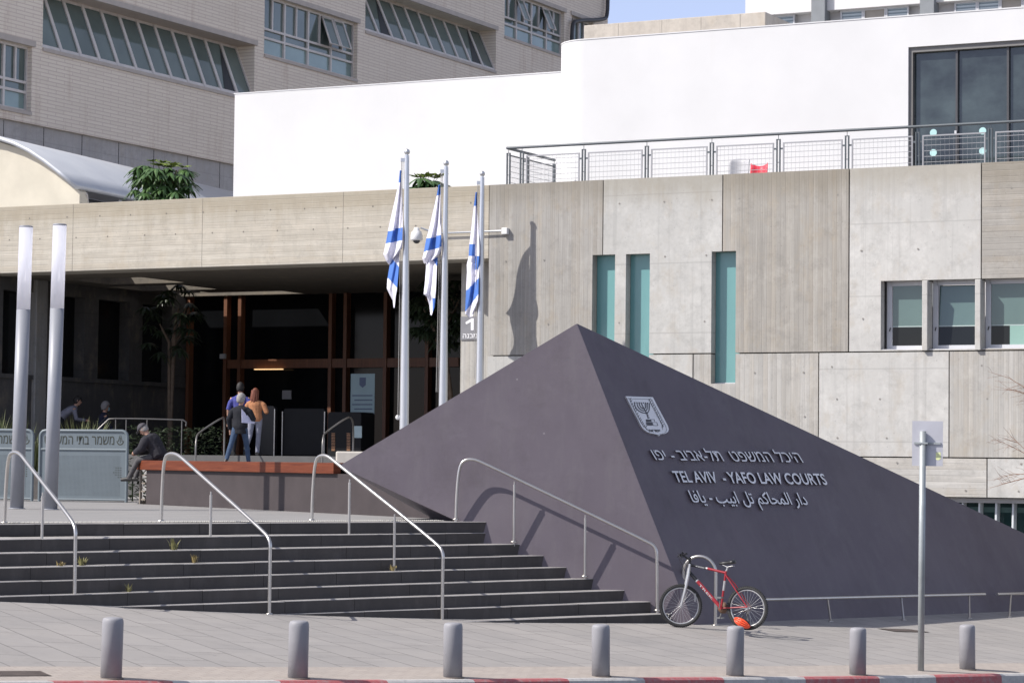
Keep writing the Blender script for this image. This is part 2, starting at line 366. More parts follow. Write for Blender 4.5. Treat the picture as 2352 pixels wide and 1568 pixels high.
# ================================================================== MONUMENT (dark pyramid) planes
T0R = on_z(1117.5, 1197.5, 0)
Ap = at_y(1325, 743, 41.15)
Bdir = ray(783, 1066)
nL = (Ap - Dp).cross(T0R - Dp).normalized()
if nL.y > 0: nL = -nL
def on_left(x, y): return on_plane(x, y, Dp, nL)
Bp = on_left(778, 1070); Cp = on_left(1043, 1193)
hR = (Ep - Dp); 
nR = (Ap - Dp).cross(hR).normalized()
if nR.y > 0: nR = -nR
def on_right(x, y, off=0.0): return on_plane(x, y, Dp + nR * off, nR)
Rtop = on_right(2345, 1221); Rtop = Ap + (Rtop - Ap) * 1.06
Rbot = Dp + (Ep - Dp) * 1.08; Rbot.z = Dp.z + (Ep.z - Dp.z) * 1.08
dn = Vector((0, 0, -0.6))

# ================================================================== STAIRS
rows = [((0, 1203), (1117.5, 1197.5)), ((0, 1238), (1168, 1222)), ((0, 1270.5), (1222, 1248.5)), ((0, 1303.5), (1275, 1274.5)), ((0, 1336), (1328, 1300.5)), ((0, 1369), (1381, 1327)), ((232, 1394), (1437, 1354)), ((600, 1411), (1494, 1381)), ((1034, 1428), (1541, 1408))]
gran = NT('dark_granite'); f = gran.noise(gran.obj(), 1.6, 6, 0.6)
c = gran.ramp(f, 0.3, 0.7, (0.036, 0.032, 0.031), (0.06, 0.053, 0.05))
stn = gran.noise(gran.mapped((2.6, 2.6, 0.8)), 1.0, 7, 0.7); c = gran.mix(gran.math('MULTIPLY', gran.ramp(stn, 0.52, 0.72), 0.5), c, (0.1, 0.09, 0.086)); s5 = gran.noise(gran.mapped((7, 7, 0.7), loc=(3, 1, 2)), 1.0, 7, 0.75); c = gran.mix(gran.math('MULTIPLY', gran.ramp(s5, 0.56, 0.72), 0.4), c, (0.085, 0.08, 0.078))
gran.col(c); gran.set(0.55, 0, 0.4); gran.bump(gran.noise(gran.obj(), 40, 4), 0.15, 0.004); GRAN = gran.m
trd = NT('pale_granite_tread'); c = trd.ramp(trd.noise(trd.obj(), 2.2, 6, 0.65), 0.3, 0.7, (0.26, 0.245, 0.235), (0.4, 0.38, 0.365)); trd.col(c); trd.set(0.6, 0, 0.4); TREAD = trd.m  # treads a paler granite than the risers
mb = MB(); 
lines = []
for k, (a, b_) in enumerate(rows):
    z = -k * RISE; pa = on_z(*a, z); pb = on_z(*b_, z); d = (pb - pa).normalized(); lines.append((pa - d * (3.2 if k < 6 else 0.9), pb, d))
for k, (pa, pb, d) in enumerate(lines):
    z = -k * RISE; n = Vector((d.y, -d.x, 0)); back = -n * 1.5
    drop = RISE - 0.035 if k < 8 else 0.5
    z1 = z - (RISE if k < 8 else 0.6)
    pieces = max(1, int((pb - pa).length / 1.2))
    offs = [random.uniform(-0.12, 0.12) for _ in range(pieces + 1)]
    L = (pb - pa).length; cuts = [0] + [L * q / pieces + offs[q] for q in range(1, pieces)] + [L]
    for q in range(pieces):
        g0 = 0.003 if q else 0; a = pa + d * (cuts[q] + g0); b_ = pa + d * (cuts[q + 1] - 0.003 if q < pieces - 1 else cuts[q + 1])
        e = random.uniform(-0.003, 0.003)
        def Pt(p, o, zz): return Vector((p.x, p.y, 0)) + n * o + Vector((0, 0, zz))
        bev = 0.008
        bk = -0.9 if k else -0.3
        mb.cur = 1
        mb.quad(Pt(a, bk, z + e), Pt(b_, bk, z + e), Pt(b_, -bev, z + e), Pt(a, -bev, z + e))
        mb.quad(Pt(a, -bev, z + e), Pt(b_, -bev, z + e), Pt(b_, 0, z + e - bev), Pt(a, 0, z + e - bev))
        mb.cur = 0
        mb.quad(Pt(a, 0, z + e - bev), Pt(b_, 0, z + e - bev), Pt(b_, 0, z1), Pt(a, 0, z1))
        mb.quad(Pt(a, bk, z + e), Pt(a, -bev, z + e), Pt(a, 0, z + e - bev), Pt(a, 0, z1), Pt(a, bk, z1)); mb.quad(Pt(b_, bk, z + e), Pt(b_, bk, z1), Pt(b_, 0, z1), Pt(b_, 0, z + e - bev), Pt(b_, -bev, z + e))
    # dark backing a little behind the riser so the joints between stones stay dark
    mb.cur = 0; a = Vector((pa.x, pa.y, 0)); b_ = Vector((pb.x, pb.y, 0))
    mb.quad(a - n * 0.02 + Vector((0, 0, z - 0.012)), b_ - n * 0.02 + Vector((0, 0, z - 0.012)), b_ - n * 0.02 + Vector((0, 0, z1)), a - n * 0.02 + Vector((0, 0, z1)))
stair = mb.build('stone_stairs', [GRAN, TREAD]); tag(stair, 'wide dark granite steps climbing from pavement to the plaza', 'stairs')

# ================================================================== PLAZA, BENCH WALL, TERRACE
BL = on_z(317, 1156.6, 0); BR = on_z(1043, 1193, 0)      # foot of the bench wall
bd = (BR - BL).normalized(); bn = Vector((bd.y, -bd.x, 0)); 
if bn.dot(EYE - BL) < 0: bn = -bn
pz = NT('plaza_slabs'); b = bricks(pz, pz.mapped(rot=(0, 0, radians(-40))), 0.9, 0.45, 0.006); b.inputs['Color1'].default_value = (0.29, 0.28, 0.275, 1); b.inputs['Color2'].default_value = (0.26, 0.255, 0.25, 1); b.inputs['Mortar'].default_value = (0.15, 0.14, 0.14, 1)
c = pz.mix(pz.math('MULTIPLY', pz.noise(pz.obj(), 1.2, 5), 0.5), b.outputs['Color'], (0.22, 0.215, 0.21)); pz.col(c); pz.set(0.75, 0, 0.3); PLZ = pz.m
t0a, t0b, t0d = lines[0]; t0n = Vector((t0d.y, -t0d.x, 0))
mb = MB(); inset = -0.28
pts = [t0a + t0n * inset, t0b + t0n * inset, BR + bd * 0.6 + Vector((0, 0.4, 0)), BL - bd * 0.1, BL + Vector((-1, 9.2, 0)), BL + Vector((-24, 20, 0)), t0a + Vector((-14, 0, 0))]
mb.poly([(p.x, p.y, -0.001) for p in pts]); mb.build('plaza', PLZ, kind='structure')
# pale ribbed warning strip along the top step
tac = plain('pale_warning_paving', (0.5, 0.48, 0.44), 0.8)
mb = MB(); w0, w1 = -0.34, -0.62; L = (t0b - t0a).length - 0.55
def SP(s, o, z): p = t0a + t0d * s + t0n * o; return (p.x, p.y, z)
mb.quad(SP(0, w0, 0.006), SP(L, w0, 0.006), SP(L, w1, 0.006), SP(0, w1, 0.006))
s = 0.05
while s < L:
    for o in (-0.38, -0.45, -0.52, -0.58):
        mb.lathe([(0.02, 0), (0.017, 0.008), (0.008, 0.011)], SP(s, o, 0.006), 5)
    s += 0.075
mb.build('warning_strip', tac, kind='structure')
# ================================================================== MONUMENT
mo = NT('dark_plaster'); v = mo.obj()
c = mo.ramp(mo.noise(v, 0.7, 7, 0.6), 0.3, 0.7, (0.112, 0.095, 0.114), (0.136, 0.117, 0.137))
sc = mo.noise(mo.mapped((1.0, 1.0, 1.6), rot=(0.4, 0.7, 0.2)), 0.8, 9, 0.78)
c = mo.mix(mo.math('MULTIPLY', mo.ramp(sc, 0.56, 0.76), 0.35), c, (0.2, 0.185, 0.205))
st = mo.noise(mo.mapped((3.5, 3.5, 0.35), rot=(0.25, 0.3, 0)), 1.0, 7, 0.7)
c = mo.mix(mo.math('MULTIPLY', mo.ramp(st, 0.5, 0.72), 0.5), c, (0.152, 0.138, 0.148))
pt2 = mo.noise(v, 1.1, 10, 0.78); c = mo.mix(mo.math('MULTIPLY', mo.ramp(pt2, 0.5, 0.66), 0.4), c, (0.080, 0.068, 0.076))
hz_n = mo.noise(mo.mapped((0.25, 0.25, 0.25), loc=(4, 1, 2)), 1.0, 8, 0.7); c = mo.mix(mo.math('MULTIPLY', mo.ramp(hz_n, 0.5, 0.7), 0.35), c, (0.168, 0.148, 0.156))
vp = mo.n('ShaderNodeTexVoronoi'); vp.inputs['Scale'].default_value = 1.6; mo.l(v, vp.inputs['Vector'])
c = mo.mix(mo.math('MULTIPLY', mo.ramp(vp.outputs['Distance'], 0.016, 0.032, (1, 1, 1), (0, 0, 0)), 0.6), c, (0.272, 0.256, 0.264))
mo.col(c); mo.set(0.62, 0, 0.35); mo.bump(mo.noise(v, 6, 6, 0.6), 0.25, 0.01); MONU = mo.m
mroot = thing('pyramid_monument', 'dark faceted concrete pyramid with silver lettering and shield beside the stairs', 'monument', Dp)
mb = MB()
Cb = Cp + dn * 0; Gk = Vector((Ap.x + 1.8, Ap.y + 6.5, Dp.z - 0.9)); Dd = Dp + (Dp - Ap).normalized() * 0.7; Rd = Rbot + (Rbot - Rtop).normalized() * 0.6
Cd = Cp + (Cp - Bp) * 0.25
T8 = on_left(1541, 1408)
left = [Ap, Bp, Cp, Cp + (Dd - Cp).normalized() * 0.05 + Vector((0, 0, -1.0)) - nL * 0 , Dd]
# keep the left face flat: lower corner slid along the face plane
q = Cp + Vector((0, 0, -1.6)); q -= nL * (q - Dp).dot(nL) ; left[3] = q
mb.poly(left)
mb.poly([Ap, Dd, Rd, Rtop])
mb.poly([Ap, Rtop, Gk]); mb.poly([Rtop, Rd, Gk]); mb.poly([Ap, Gk, Bp]); mb.poly([Bp, Gk, Cp]); mb.poly([Gk, q, Cp]); mb.poly([Gk, Rd, q]); mb.poly([Rd, Dd, q])
mb.build('stone_body', MONU, mroot)
# emblem shield, drawn on the right face (points surveyed on the photo crop at 13.07x)
def E2(x, y, off=0.0): return on_right((1560 + x / 13.067) / 1.0884, (980 + y / 13.067) / 1.0884, off)
silver = plain('brushed_aluminium', (0.74, 0.73, 0.73), 0.45, 0.65, 0.06, 4)
inkm = plain('dark_engraving', (0.06, 0.062, 0.075), 0.6)
sh = [(18, 150), (905, 180), (1060, 480), (1210, 760), (1330, 985), (1400, 1120), (1428, 1230), (1400, 1310), (1330, 1360), (1240, 1385), (1165, 1395), (1135, 1412), (1110, 1448), (1075, 1420), (1040, 1398), (960, 1380), (840, 1362), (730, 1322), (640, 1260), (560, 1180), (505, 1090), (400, 880), (250, 600), (130, 360)]
mb = MB(); mb.prism([E2(x, y, 0.0) for x, y in sh], nR * 0.025); shield = mb.build('emblem_shield', silver, mroot)
def ribbon(mb, pts, w, off=0.029, close=False):
    w /= 2; n = len(pts)
    for i in range(n if close else n - 1):
        a = Vector((*pts[i], 0)); b = Vector((*pts[(i + 1) % n], 0)); d = (b - a)
        if d.length < 1e-6: continue
        d.normalize(); p = Vector((-d.y, d.x, 0)) * w; a -= d * w * 0.4; b += d * w * 0.4
        off += 0.00015
        mb.poly([E2(q.x, q.y, off) for q in (a + p, b + p, b - p, a - p)])
cx_, cy_ = sum(p[0] for p in sh) / len(sh), sum(p[1] for p in sh) / len(sh)
mb = MB(); ribbon(mb, [(x + (cx_ - x) * 0.06, y + (cy_ - y) * 0.06) for x, y in sh], 9, close=True); mb.build('rim_line', inkm, shield)
mb = MB()                                   # seven branched lamp
for k, (lx, rx, yb, xb) in enumerate(((350, 830, 670, 740), (430, 760, 600, 700), (500, 700, 530, 670))):
    top = 340; pts = []
    xl, xr = lx, rx
    for i in range(15):
        t = i / 14; a = pi * t
        x = (xl + xr) / 2 - (xr - xl) / 2 * cos(a); y = top + 15 * t + (yb - top) * sin(a) ** 0.75; x += (y - top) * 0.30 * sin(a) ; pts.append((x, y))
    ribbon(mb, pts, 26)
ribbon(mb, [(560, 340), (640, 510), (700, 600), (745, 680), (775, 770), (800, 850)], 28)
for k in range(7): ribbon(mb, [(345 + k * 70, 325 + k * 3), (362 + k * 70, 350 + k * 3)], 32)
for w_, y in ((80, 690), (66, 760), (70, 830)): ribbon(mb, [(750 + (y - 690) * 0.4 - w_ / 2, y), (750 + (y - 690) * 0.4 + w_ / 2, y)], 22)
mb.poly([E2(*q, 0.0325) for q in ((715, 890), (885, 890), (905, 950), (745, 950))]); mb.poly([E2(*q, 0.0325) for q in ((720, 985), (930, 985), (970, 1080), (765, 1080))])
ribbon(mb, [(720, 890), (985, 890), (1010, 950)], 12); ribbon(mb, [(940, 985), (1075, 985), (1110, 1085), (965, 1085)], 12); ribbon(mb, [(720, 965), (930, 965)], 14)
mb.build('menorah', inkm, shield)
for pts in ([(200, 235), (260, 400), (340, 560), (420, 720), (510, 880), (580, 1010), (650, 1120), (760, 1200)], [(825, 260), (900, 400), (980, 540), (1050, 680), (1120, 820), (1190, 950), (1260, 1090), (1270, 1220)]):
    mb = MB(); ribbon(mb, pts, 10)
    for i in range(len(pts) - 1):
        for t in (0.15, 0.6):
            x = pts[i][0] + (pts[i + 1][0] - pts[i][0]) * t; y = pts[i][1] + (pts[i + 1][1] - pts[i][1]) * t
            for s_ in (-1, 1):
                mb.poly([E2(*q, 0.031) for q in ((x, y), (x + s_ * 34 - 6, y - 62), (x + s_ * 46 - 16, y - 92), (x + s_ * 14 - 12, y - 56))])
    mb.build('olive_branch', inkm, shield)
def lettering(name, body, p0, p1, up, parent, mat, off=0.0, thick=0.05, bold=0.0, mapf=on_right):
    vs_, fs, x0, x1 = text_mesh(body, 1.0, 0.5, bold)
    hgt = max(v.y for v in vs_ if True)
    mb = MB(); out = []
    for v in vs_:
        t = (v.x - x0) / (x1 - x0); x = p0[0] + (p1[0] - p0[0]) * t + up[0] * v.y; y = p0[1] + (p1[1] - p0[1]) * t + up[1] * v.y
        out.append(mapf(x, y, off + thick * (v.z + 0.5)))
    rng = sorted((min(vs_[i].x for i in f), max(vs_[i].x for i in f), k) for k, f in enumerate(fs)); words = [[]]; run = None
    for a_, b2_, k in rng:                            # one mesh per word
        if run is not None and a_ > run + 0.17: words.append([])
        words[-1].append(k); run = b2_ if run is None else max(run, b2_)
    o = None
    for wk in words:
        ids = sorted({i for k in wk for i in fs[k]}); ix = {i: j for j, i in enumerate(ids)}; mb = MB(); mb.mesh([out[i] for i in ids], [tuple(ix[i] for i in fs[k]) for k in wk]); o = mb.build(name, mat, parent)
    return o
lettering('emblem_lettering', 'לארשי', ((1560 + 800 / 13.067) / 1.0884, (980 + 1290 / 13.067) / 1.0884), ((1560 + 1215 / 13.067) / 1.0884, (980 + 1290 / 13.067) / 1.0884), (-7 / 1.0884 * 0.9, -8.8), shield, inkm, 0.026, 0.006, 0.01)
HEB = 'היכל המשפט תל-אביב-יפו'
vis = HEB[::-1]
lettering('hebrew_lettering', 'ופי - ביבא-לת  טפשמה לכיה', (1507, 1055.5), (1846, 1061.5), (-23.0, -38), mroot, silver, 0.012, 0.035, 0.0)
lettering('latin_lettering', 'TEL AVIV  - YAFO LAW COURTS', (1553, 1106), (1902, 1112.5), (-15.0, -36), mroot, silver, 0.012, 0.035, 0.016)
L_ = '\ufe8e\ufed3\ufe8e\ufef3 - \ufe90\ufef4\ufe91\ufe8d \ufede\ufe97 \ufee2\ufedb\ufe8e\ufea4\ufee4\ufedf\ufe8d \ufead\ufe8d\ufea9'
lettering('arabic_lettering', L_, (1591, 1152.5), (1857, 1158.5), (-16.0, -38), mroot, silver, 0.012, 0.035, 0.008)

# ================================================================== BENCH WALL WITH TIMBER SEAT, TERRACE
wood = NT('reddish_timber'); v = wood.mapped((1.0, 1.0, 1.0))
g = wood.noise(wood.mapped((1.2, 1.2, 30)), 1.0, 6, 0.7); c = wood.ramp(g, 0.3, 0.72, (0.09, 0.02, 0.009), (0.175, 0.048, 0.02)); wood.col(c); wood.set(0.6, 0, 0.2); wood.bump(g, 0.3, 0.004)
ZB = 0.905
ben = thing('timber_bench', 'low dark wall topped by a reddish timber seat along the plaza', 'bench', BL)
ang = atan2(bd.y, bd.x); BM = Matrix.Translation(BL) @ Matrix.Rotation(ang, 4, 'Z')      # local x along the wall, y to the back or front
inward = 1 if (BM.to_3x3() @ Vector((0, 1, 0))).dot(bn) < 0 else -1
LB = (BR - BL).length; Ls = (on_plane(768, 1075, BL, bn) - BL).dot(bd)
wallm = plain('brown_plaster', (0.052, 0.042, 0.043), 0.7, 0, 0.15, 2.0, 0.3, 0.2, 30)
mb = MB(); yb = sorted((0.06 * inward, 0.62 * inward)); mb.box(0.28, LB + 0.4, yb[0], yb[1], -0.15, ZB - 0.19, BM); mb.build('bench_wall', wallm, ben)
mb = MB(); yb = sorted((0.0 * inward, 0.62 * inward)); mb.box(0.28, LB - 0.6, 0.07 * inward if inward > 0 else yb[0], yb[1] if inward > 0 else 0.07 * inward, ZB - 0.19, ZB - 0.21 + 0.2, BM); 
mb2 = MB()
for k in range(4):
    a, b_ = sorted(((-0.02 + 0.16 * k) * inward, (-0.02 + 0.16 * k + 0.15) * inward)); mb2.box(-0.06, Ls, a, b_, ZB - (0.19 if k == 0 else 0.05), ZB + 0.008, BM)
mb2.build('timber_seat', wood.m, ben, bevel=0.008)
mb3 = MB(); 
for k in range(4): mb3.box(0.02, 0.26, *sorted((0.04 * inward, 0.6 * inward)), 0.08 + k * 0.17, 0.11 + k * 0.17, BM)
mb3.box(0.0, 0.05, *sorted((0.02 * inward, 0.07 * inward)), -0.02, ZB - 0.2, BM); mb3.box(0.0, 0.05, *sorted((0.55 * inward, 0.6 * inward)), -0.02, ZB - 0.2, BM)
mb3.build('slatted_end_frame', plain('weathered_frame', (0.2, 0.17, 0.14), 0.7), ben)
# terrace and entrance floor
UX = Vector((cos(radians(27)), -sin(radians(27)), 0)); VX = Vector((sin(radians(27)), cos(radians(27)), 0)); O0 = Vector((0, 60, 0))
def uv(u, v, z=0.0): return O0 + UX * u + VX * v + Vector((0, 0, z))
ZT, ZE = 0.80, 1.05
mb = MB(); a = BM @ Vector((0.3, 0.6 * inward, 0)); b_ = BM @ Vector((LB + 1.5, 0.6 * inward, 0))
pl_ = on_plane(322, 1050, O0 + VX * -2.0, VX); poly = [a, b_, uv(6, -2.0), Vector((pl_.x, pl_.y, 0))]
mb.prism([(p.x, p.y, ZT) for p in poly], (0, 0, -1.2)); mb.build('terrace', PLZ, kind='structure')
stepm = plain('grey_step_stone', (0.085, 0.083, 0.083), 0.7, 0, 0.12, 2)
mb = MB(); mb.prism([uv(-24, -2.0, ZE), uv(3.0, -2.0, ZE), uv(3.0, 14, ZE), uv(-24, 14, ZE)], (0, 0, -1.2)); mb.build('entrance_floor', stepm, kind='structure')
# white stone block behind the monument tip
mb = MB(); p = at_y(771, 1062, 52.0); wb = 62 * 52 / FPX; mb.box(p.x, p.x + wb * 1.5, p.y, p.y + 0.9, ZT, p.z + 26 * 52 / FPX)
o = mb.build('stone_block', plain('cream_stone', (0.55, 0.51, 0.45), 0.8, 0, 0.1, 4), bevel=0.03); tag(o, 'pale cream stone block on the terrace behind the monument tip', 'block')

# ================================================================== HANDRAILS
steel = plain('brushed_steel', (0.52, 0.5, 0.475), 0.3, 0.9, 0.05, 6)
def zt(k): return -k * RISE
def smooth_path(pts, it=2):
    for _ in range(it):
        o = [pts[0]]
        for a, b in zip(pts, pts[1:]): o += [a * 0.75 + b * 0.25, a * 0.25 + b * 0.75]
        o.append(pts[-1]); pts = o
    return pts
def handrail(label, base0, z0, base1, z1, path, mids, face=None):
    pick = (lambda x, y, z: on_z(x, y, z)) if face is None else (lambda x, y, z: on_plane(x, y, Dp + nL * face, nL))
    a = pick(*base0, z0); b = pick(*base1, z1)
    h = (b - a); h.z = 0; h.normalize(); n = Vector((h.y, -h.x, 0))
    r = thing('stair_handrail', label, 'handrail', a, 0, 'steel handrails on the front steps')
    P = [on_plane(x, y, a, n) for x, y in path]; P[0].x, P[0].y = (P[0].x + a.x) / 2, (P[0].y + a.y) / 2
    mb = MB(); mb.tube(smooth_path([a - Vector((0, 0, 0.05))] + P + [b - Vector((0, 0, 0.05))], 2), 0.0255, 12); mb.build('rail', steel, r)
    for bx, by, ty, zz in mids:
        p = pick(bx, by, zz); t = on_plane(bx + 2, ty, p, n); mb = MB(); top = Vector((p.x, p.y, t.z)); mb.tube([p - Vector((0, 0, 0.06)), top - Vector((0, 0, 0.05))], 0.021, 12); mb.tube([top - Vector((0, 0, 0.06)), top], 0.012, 8); mb.build('post', steel, r)
        mb = MB(); mb.lathe([(0.055, 0), (0.05, 0.02), (0.026, 0.03)], p, 16); mb.build('base_cap', steel, r)
    for p in (a, b): mb = MB(); mb.lathe([(0.055, 0), (0.05, 0.02), (0.026, 0.03)], p, 16); mb.build('base_cap', steel, r)
handrail('bent steel handrail at the far left of the steps, in front of the lamp columns', (10, 1201), 0, (171, 1393), zt(6), [(15, 1120), (19, 1048), (30, 1037), (45, 1040), (62, 1062), (160, 1186), (174, 1212), (173, 1245)], [(95, 1294, 1130, zt(3))])
handrail('bent steel handrail rising in front of the left end of the timber bench', (370, 1197), 0, (618.5, 1411), zt(7), [(373, 1130), (377, 1050), (390, 1040), (408, 1043), (430, 1062), (604, 1218), (621, 1240), (620.5, 1270)], [(482, 1286, 1128, zt(3))])
handrail('bent steel handrail in front of the right end of the timber bench', (716, 1195), 0, (1015.5, 1425), zt(8), [(719, 1130), (724, 1056), (736, 1045), (752, 1046), (772, 1062), (1002, 1246), (1018, 1266), (1017, 1295)], [(801, 1252, 1100, zt(2)), (904.5, 1337, 1180, zt(5))])
handrail('bent steel handrail running close along the left face of the pyramid', (1047, 1193.5), 0, (1509.5, 1402), zt(8), [(1050, 1130), (1055, 1070), (1068, 1055), (1088, 1054), (1108, 1061), (1488, 1243), (1507, 1256), (1509, 1285)], [(1180, 1245, 1105, zt(2)), (1343, 1324, 1182, zt(5))], face=0.07)
# two short handrails on the entrance steps
def short_rail(label, pts, Y, zb):
    r = thing('entrance_handrail', label, 'handrail', at_y(*pts[0], Y), 0, 'handrails at the entrance steps')
    P = [at_y(x, y, Y + dy) for x, y, dy in [(p[0], p[1], i * 0.5) for i, p in enumerate(pts[1:-1])]]
    a = Vector((P[0].x, P[0].y, zb)); b = Vector((P[-1].x, P[-1].y, ZE))
    mb = MB(); mb.tube(smooth_path([a] + P + [b], 2), 0.022, 10); mb.build('rail', plain('shade_dark_steel', (0.22, 0.21, 0.2), 0.4, 0.7), r)
short_rail('short steel handrail on the entrance steps, left of the walking people', [(450, 1050), (450, 1006), (456, 993), (512, 957), (516, 962), (516, 1040)], 59.5, ZT)
short_rail('short steel handrail on the entrance steps, in front of the black cabinet', [(741, 1050), (741, 1004), (748, 992), (798, 957), (809, 960), (812, 980), (812, 1030)], 59.5, ZT)
SHADE_STEEL = plain('shade_dark_steel', (0.22, 0.21, 0.2), 0.4, 0.7)  # steel darkened to hold the entrance shade in its colour
r = thing('ramp_railing', 'thin steel railing behind the seated man in the cap', 'railing', at_y(345, 1050, 66.5), 0)
for pts in ([(262, 961), (300, 961), (350, 962), (420, 964), (428, 969), (427, 978)], ):
    mb = MB(); mb.tube([at_y(x, y, 66.5) for x, y in pts], 0.02, 10); mb.build('rail', SHADE_STEEL, r)
for x in (266, 290, 338, 418):
    mb = MB(); p = at_y(x, 963, 66.5); mb.tube([p, (p.x, p.y, ZE - 0.02)], 0.016, 8); mb.build('post', SHADE_STEEL, r)
mb = MB(); mb.tube([at_y(x, y, 66.5) for x, y in ((262, 961), (250, 962), (205, 1005))], 0.02, 8); mb.build('rail', SHADE_STEEL, r)

# ================================================================== LAMP COLUMNS
lampgrey = plain('grey_metal_paint', (0.27, 0.28, 0.31), 0.45, 0.0, 0.05, 3)
op_ = NT('opal_diffuser'); op_.col((0.86, 0.86, 0.92)); op_.set(0.35)
tr_ = op_.n('ShaderNodeBsdfTranslucent'); tr_.inputs[0].default_value = (0.97, 0.97, 1.0, 1); ms_ = op_.n('ShaderNodeMixShader'); ms_.inputs[0].default_value = 0.7
op_.l(op_.b.outputs[0], ms_.inputs[1]); op_.l(tr_.outputs[0], ms_.inputs[2]); op_.l(ms_.outputs[0], op_.t.nodes['Material Output'].inputs[0]); opal = op_.m
px0 = on_z(38.5, 1168, 0); px1 = on_z(116, 1170, 0)
lr = thing('lamp_column', 'grey lamp column with a white tube top, leftmost of the pair', 'lamp', px0, 0, 'lamp columns at the left')
ppm = FPX / px0.y; rl = 31 / ppm / 2; Hh = (1168 - 519) / ppm; Hs = (1168 - 711) / ppm
mb = MB(); mb.lathe([(rl, 0), (rl, Hs)], (0, 0, 0), 32); mb.build('column', lampgrey, lr, world=False)
mb = MB(); mb.lathe([(rl * 1.0, Hs + 0.004), (rl * 1.0, Hh - 0.02)], (0, 0, 0), 32); mb.build('diffuser', opal, lr, world=False)
mb = MB(); mb.lathe([(rl * 1.02, Hh - 0.019), (rl * 1.02, Hh), (rl * 0.9, Hh + 0.01)], (0, 0, 0), 32); mb.build('cap', lampgrey, lr, world=False)
lr.rotation_euler = (0, radians(0.75), 0)
mb = MB(); mb.lathe([(rl * 1.25, 0), (rl * 1.25, 0.015), (rl, 0.018)], (0, 0, 0), 24); mb.build('base_flange', lampgrey, lr, world=False)
l2 = copy_tree(lr, loc=px1, label='grey lamp column with a white tube top, nearer the timber bench'); l2.rotation_euler = (0, radians(0.75), 0)

# ================================================================== BOLLARDS
bolm = NT('bollard_paint'); c = bolm.ramp(bolm.noise(bolm.obj(), 5, 5), 0.3, 0.7, (0.262, 0.26, 0.278), (0.295, 0.293, 0.31))
c = bolm.mix(bolm.math('MULTIPLY', bolm.ramp(bolm.noise(bolm.obj(), 26, 6, 0.75), 0.64, 0.72), 0.4), c, (0.16, 0.15, 0.16)); spz = bolm.n('ShaderNodeSeparateXYZ'); bolm.l(bolm.obj(), spz.inputs[0]); dz_ = bolm.math('ADD', spz.outputs[2], bolm.math('MULTIPLY', bolm.noise(bolm.obj(), 9, 6, 0.7), 0.25)); c = bolm.mix(bolm.math('MULTIPLY', bolm.ramp(dz_, 0.12, 0.28, (1, 1, 1), (0, 0, 0)), 0.5), c, (0.2, 0.185, 0.18)); bolm.col(c); bolm.set(0.55, 0, 0.35); bolm.bump(bolm.noise(bolm.obj(), 90, 3), 0.2, 0.003)
places = ['nearest bollard at the far left, by the white kerb stones', 'grey bollard in front of the second handrail foot', 'grey bollard in front of the third handrail foot', 'grey bollard left of the bicycle, before the stair corner', 'grey bollard in front of the bicycle rear wheel', 'grey bollard just left of the sign post', 'smallest grey bollard, right of the sign post']
proto = None
for i, (x, yt, yb) in enumerate(BOL):
    Y = bol_y(x) * (1.014 if i == 6 else 1.0); p = at_y(x, yb, Y); p.z = gz(p.x, p.y)
    if proto is None:
        proto = thing('bollard', places[0], 'bollard', p, 0, 'grey bollards along the kerb')
        mb = MB(); R_ = 0.114; mb.lathe([(R_, -0.1), (R_, 0.585), (R_ * 0.97, 0.62), (R_ * 0.88, 0.64), (R_ * 0.6, 0.65), (0.001, 0.652)], (0, 0, 0), 32); mb.build('post', bolm.m, proto, world=False)
        mb = MB(); mb.lathe([(R_ + 0.025, 0.0), (R_ + 0.02, 0.009), (R_ - 0.01, 0.0095)], (0, 0, 0), 24); mb.build('base_ring', plain('dark_mortar', (0.16, 0.13, 0.11), 0.9), proto, world=False)
    else: copy_tree(proto, loc=p, rotz=i * 1.3, label=places[i])
for o in [o for o in COL.objects if o.name.startswith('bollard')]:
    o.rotation_euler = (radians(random.uniform(-.4, .4)), radians(0.9 if o == proto else random.uniform(0.2, 0.7)), o.rotation_euler.z)

# ================================================================== LOW PIPE RAILS
def low_rail(label, pts, posts):
    r = thing('low_pipe_rail', label, 'rail', on_ground(*posts[0]), 0, 'low pipe rails along the monument')
    off = 0.32
    # pipe stands a fixed distance in front of the dark face
    q = Dp + Vector(nR.xy.normalized().to_3d()) * off; n = Vector(nR.xy.normalized().to_3d())
    mb = MB(); mb.tube([on_plane(x, y, q, n) for x, y in pts], 0.028, 10); mb.build('pipe', steel, r)
    for tx, ty, bx, by in [(p[2], p[3], p[0], p[1]) for p in posts_full(posts)]:
        t = on_plane(tx, ty, q, n); b = on_ground(bx, by); mb = MB(); mb.tube([t, b], 0.018, 8); mb.build('post', steel, r)
        mb = MB(); mb.lathe([(0.05, 0), (0.045, 0.015), (0.02, 0.02)], b, 12); mb.build('base_cap', steel, r)
def posts_full(p): return [(a[0], a[1], a[2], a[3]) for a in PF[p[0]]]
PF = {(1908, 1427): [(1908, 1427, 1901, 1376), (2076, 1424, 2070, 1372), (2227, 1420, 2226, 1368)], (2318, 1417): [(2318, 1417, 2322, 1365), (2480, 1412, 2484, 1360)]}
low_rail('long low steel pipe rail behind the bicycle and sign post', [(1752, 1376.5), (2262, 1364)], [(1908, 1427)])
low_rail('short end of a low steel pipe rail at the right edge', [(2290, 1364), (2500, 1359)], [(2318, 1417)])

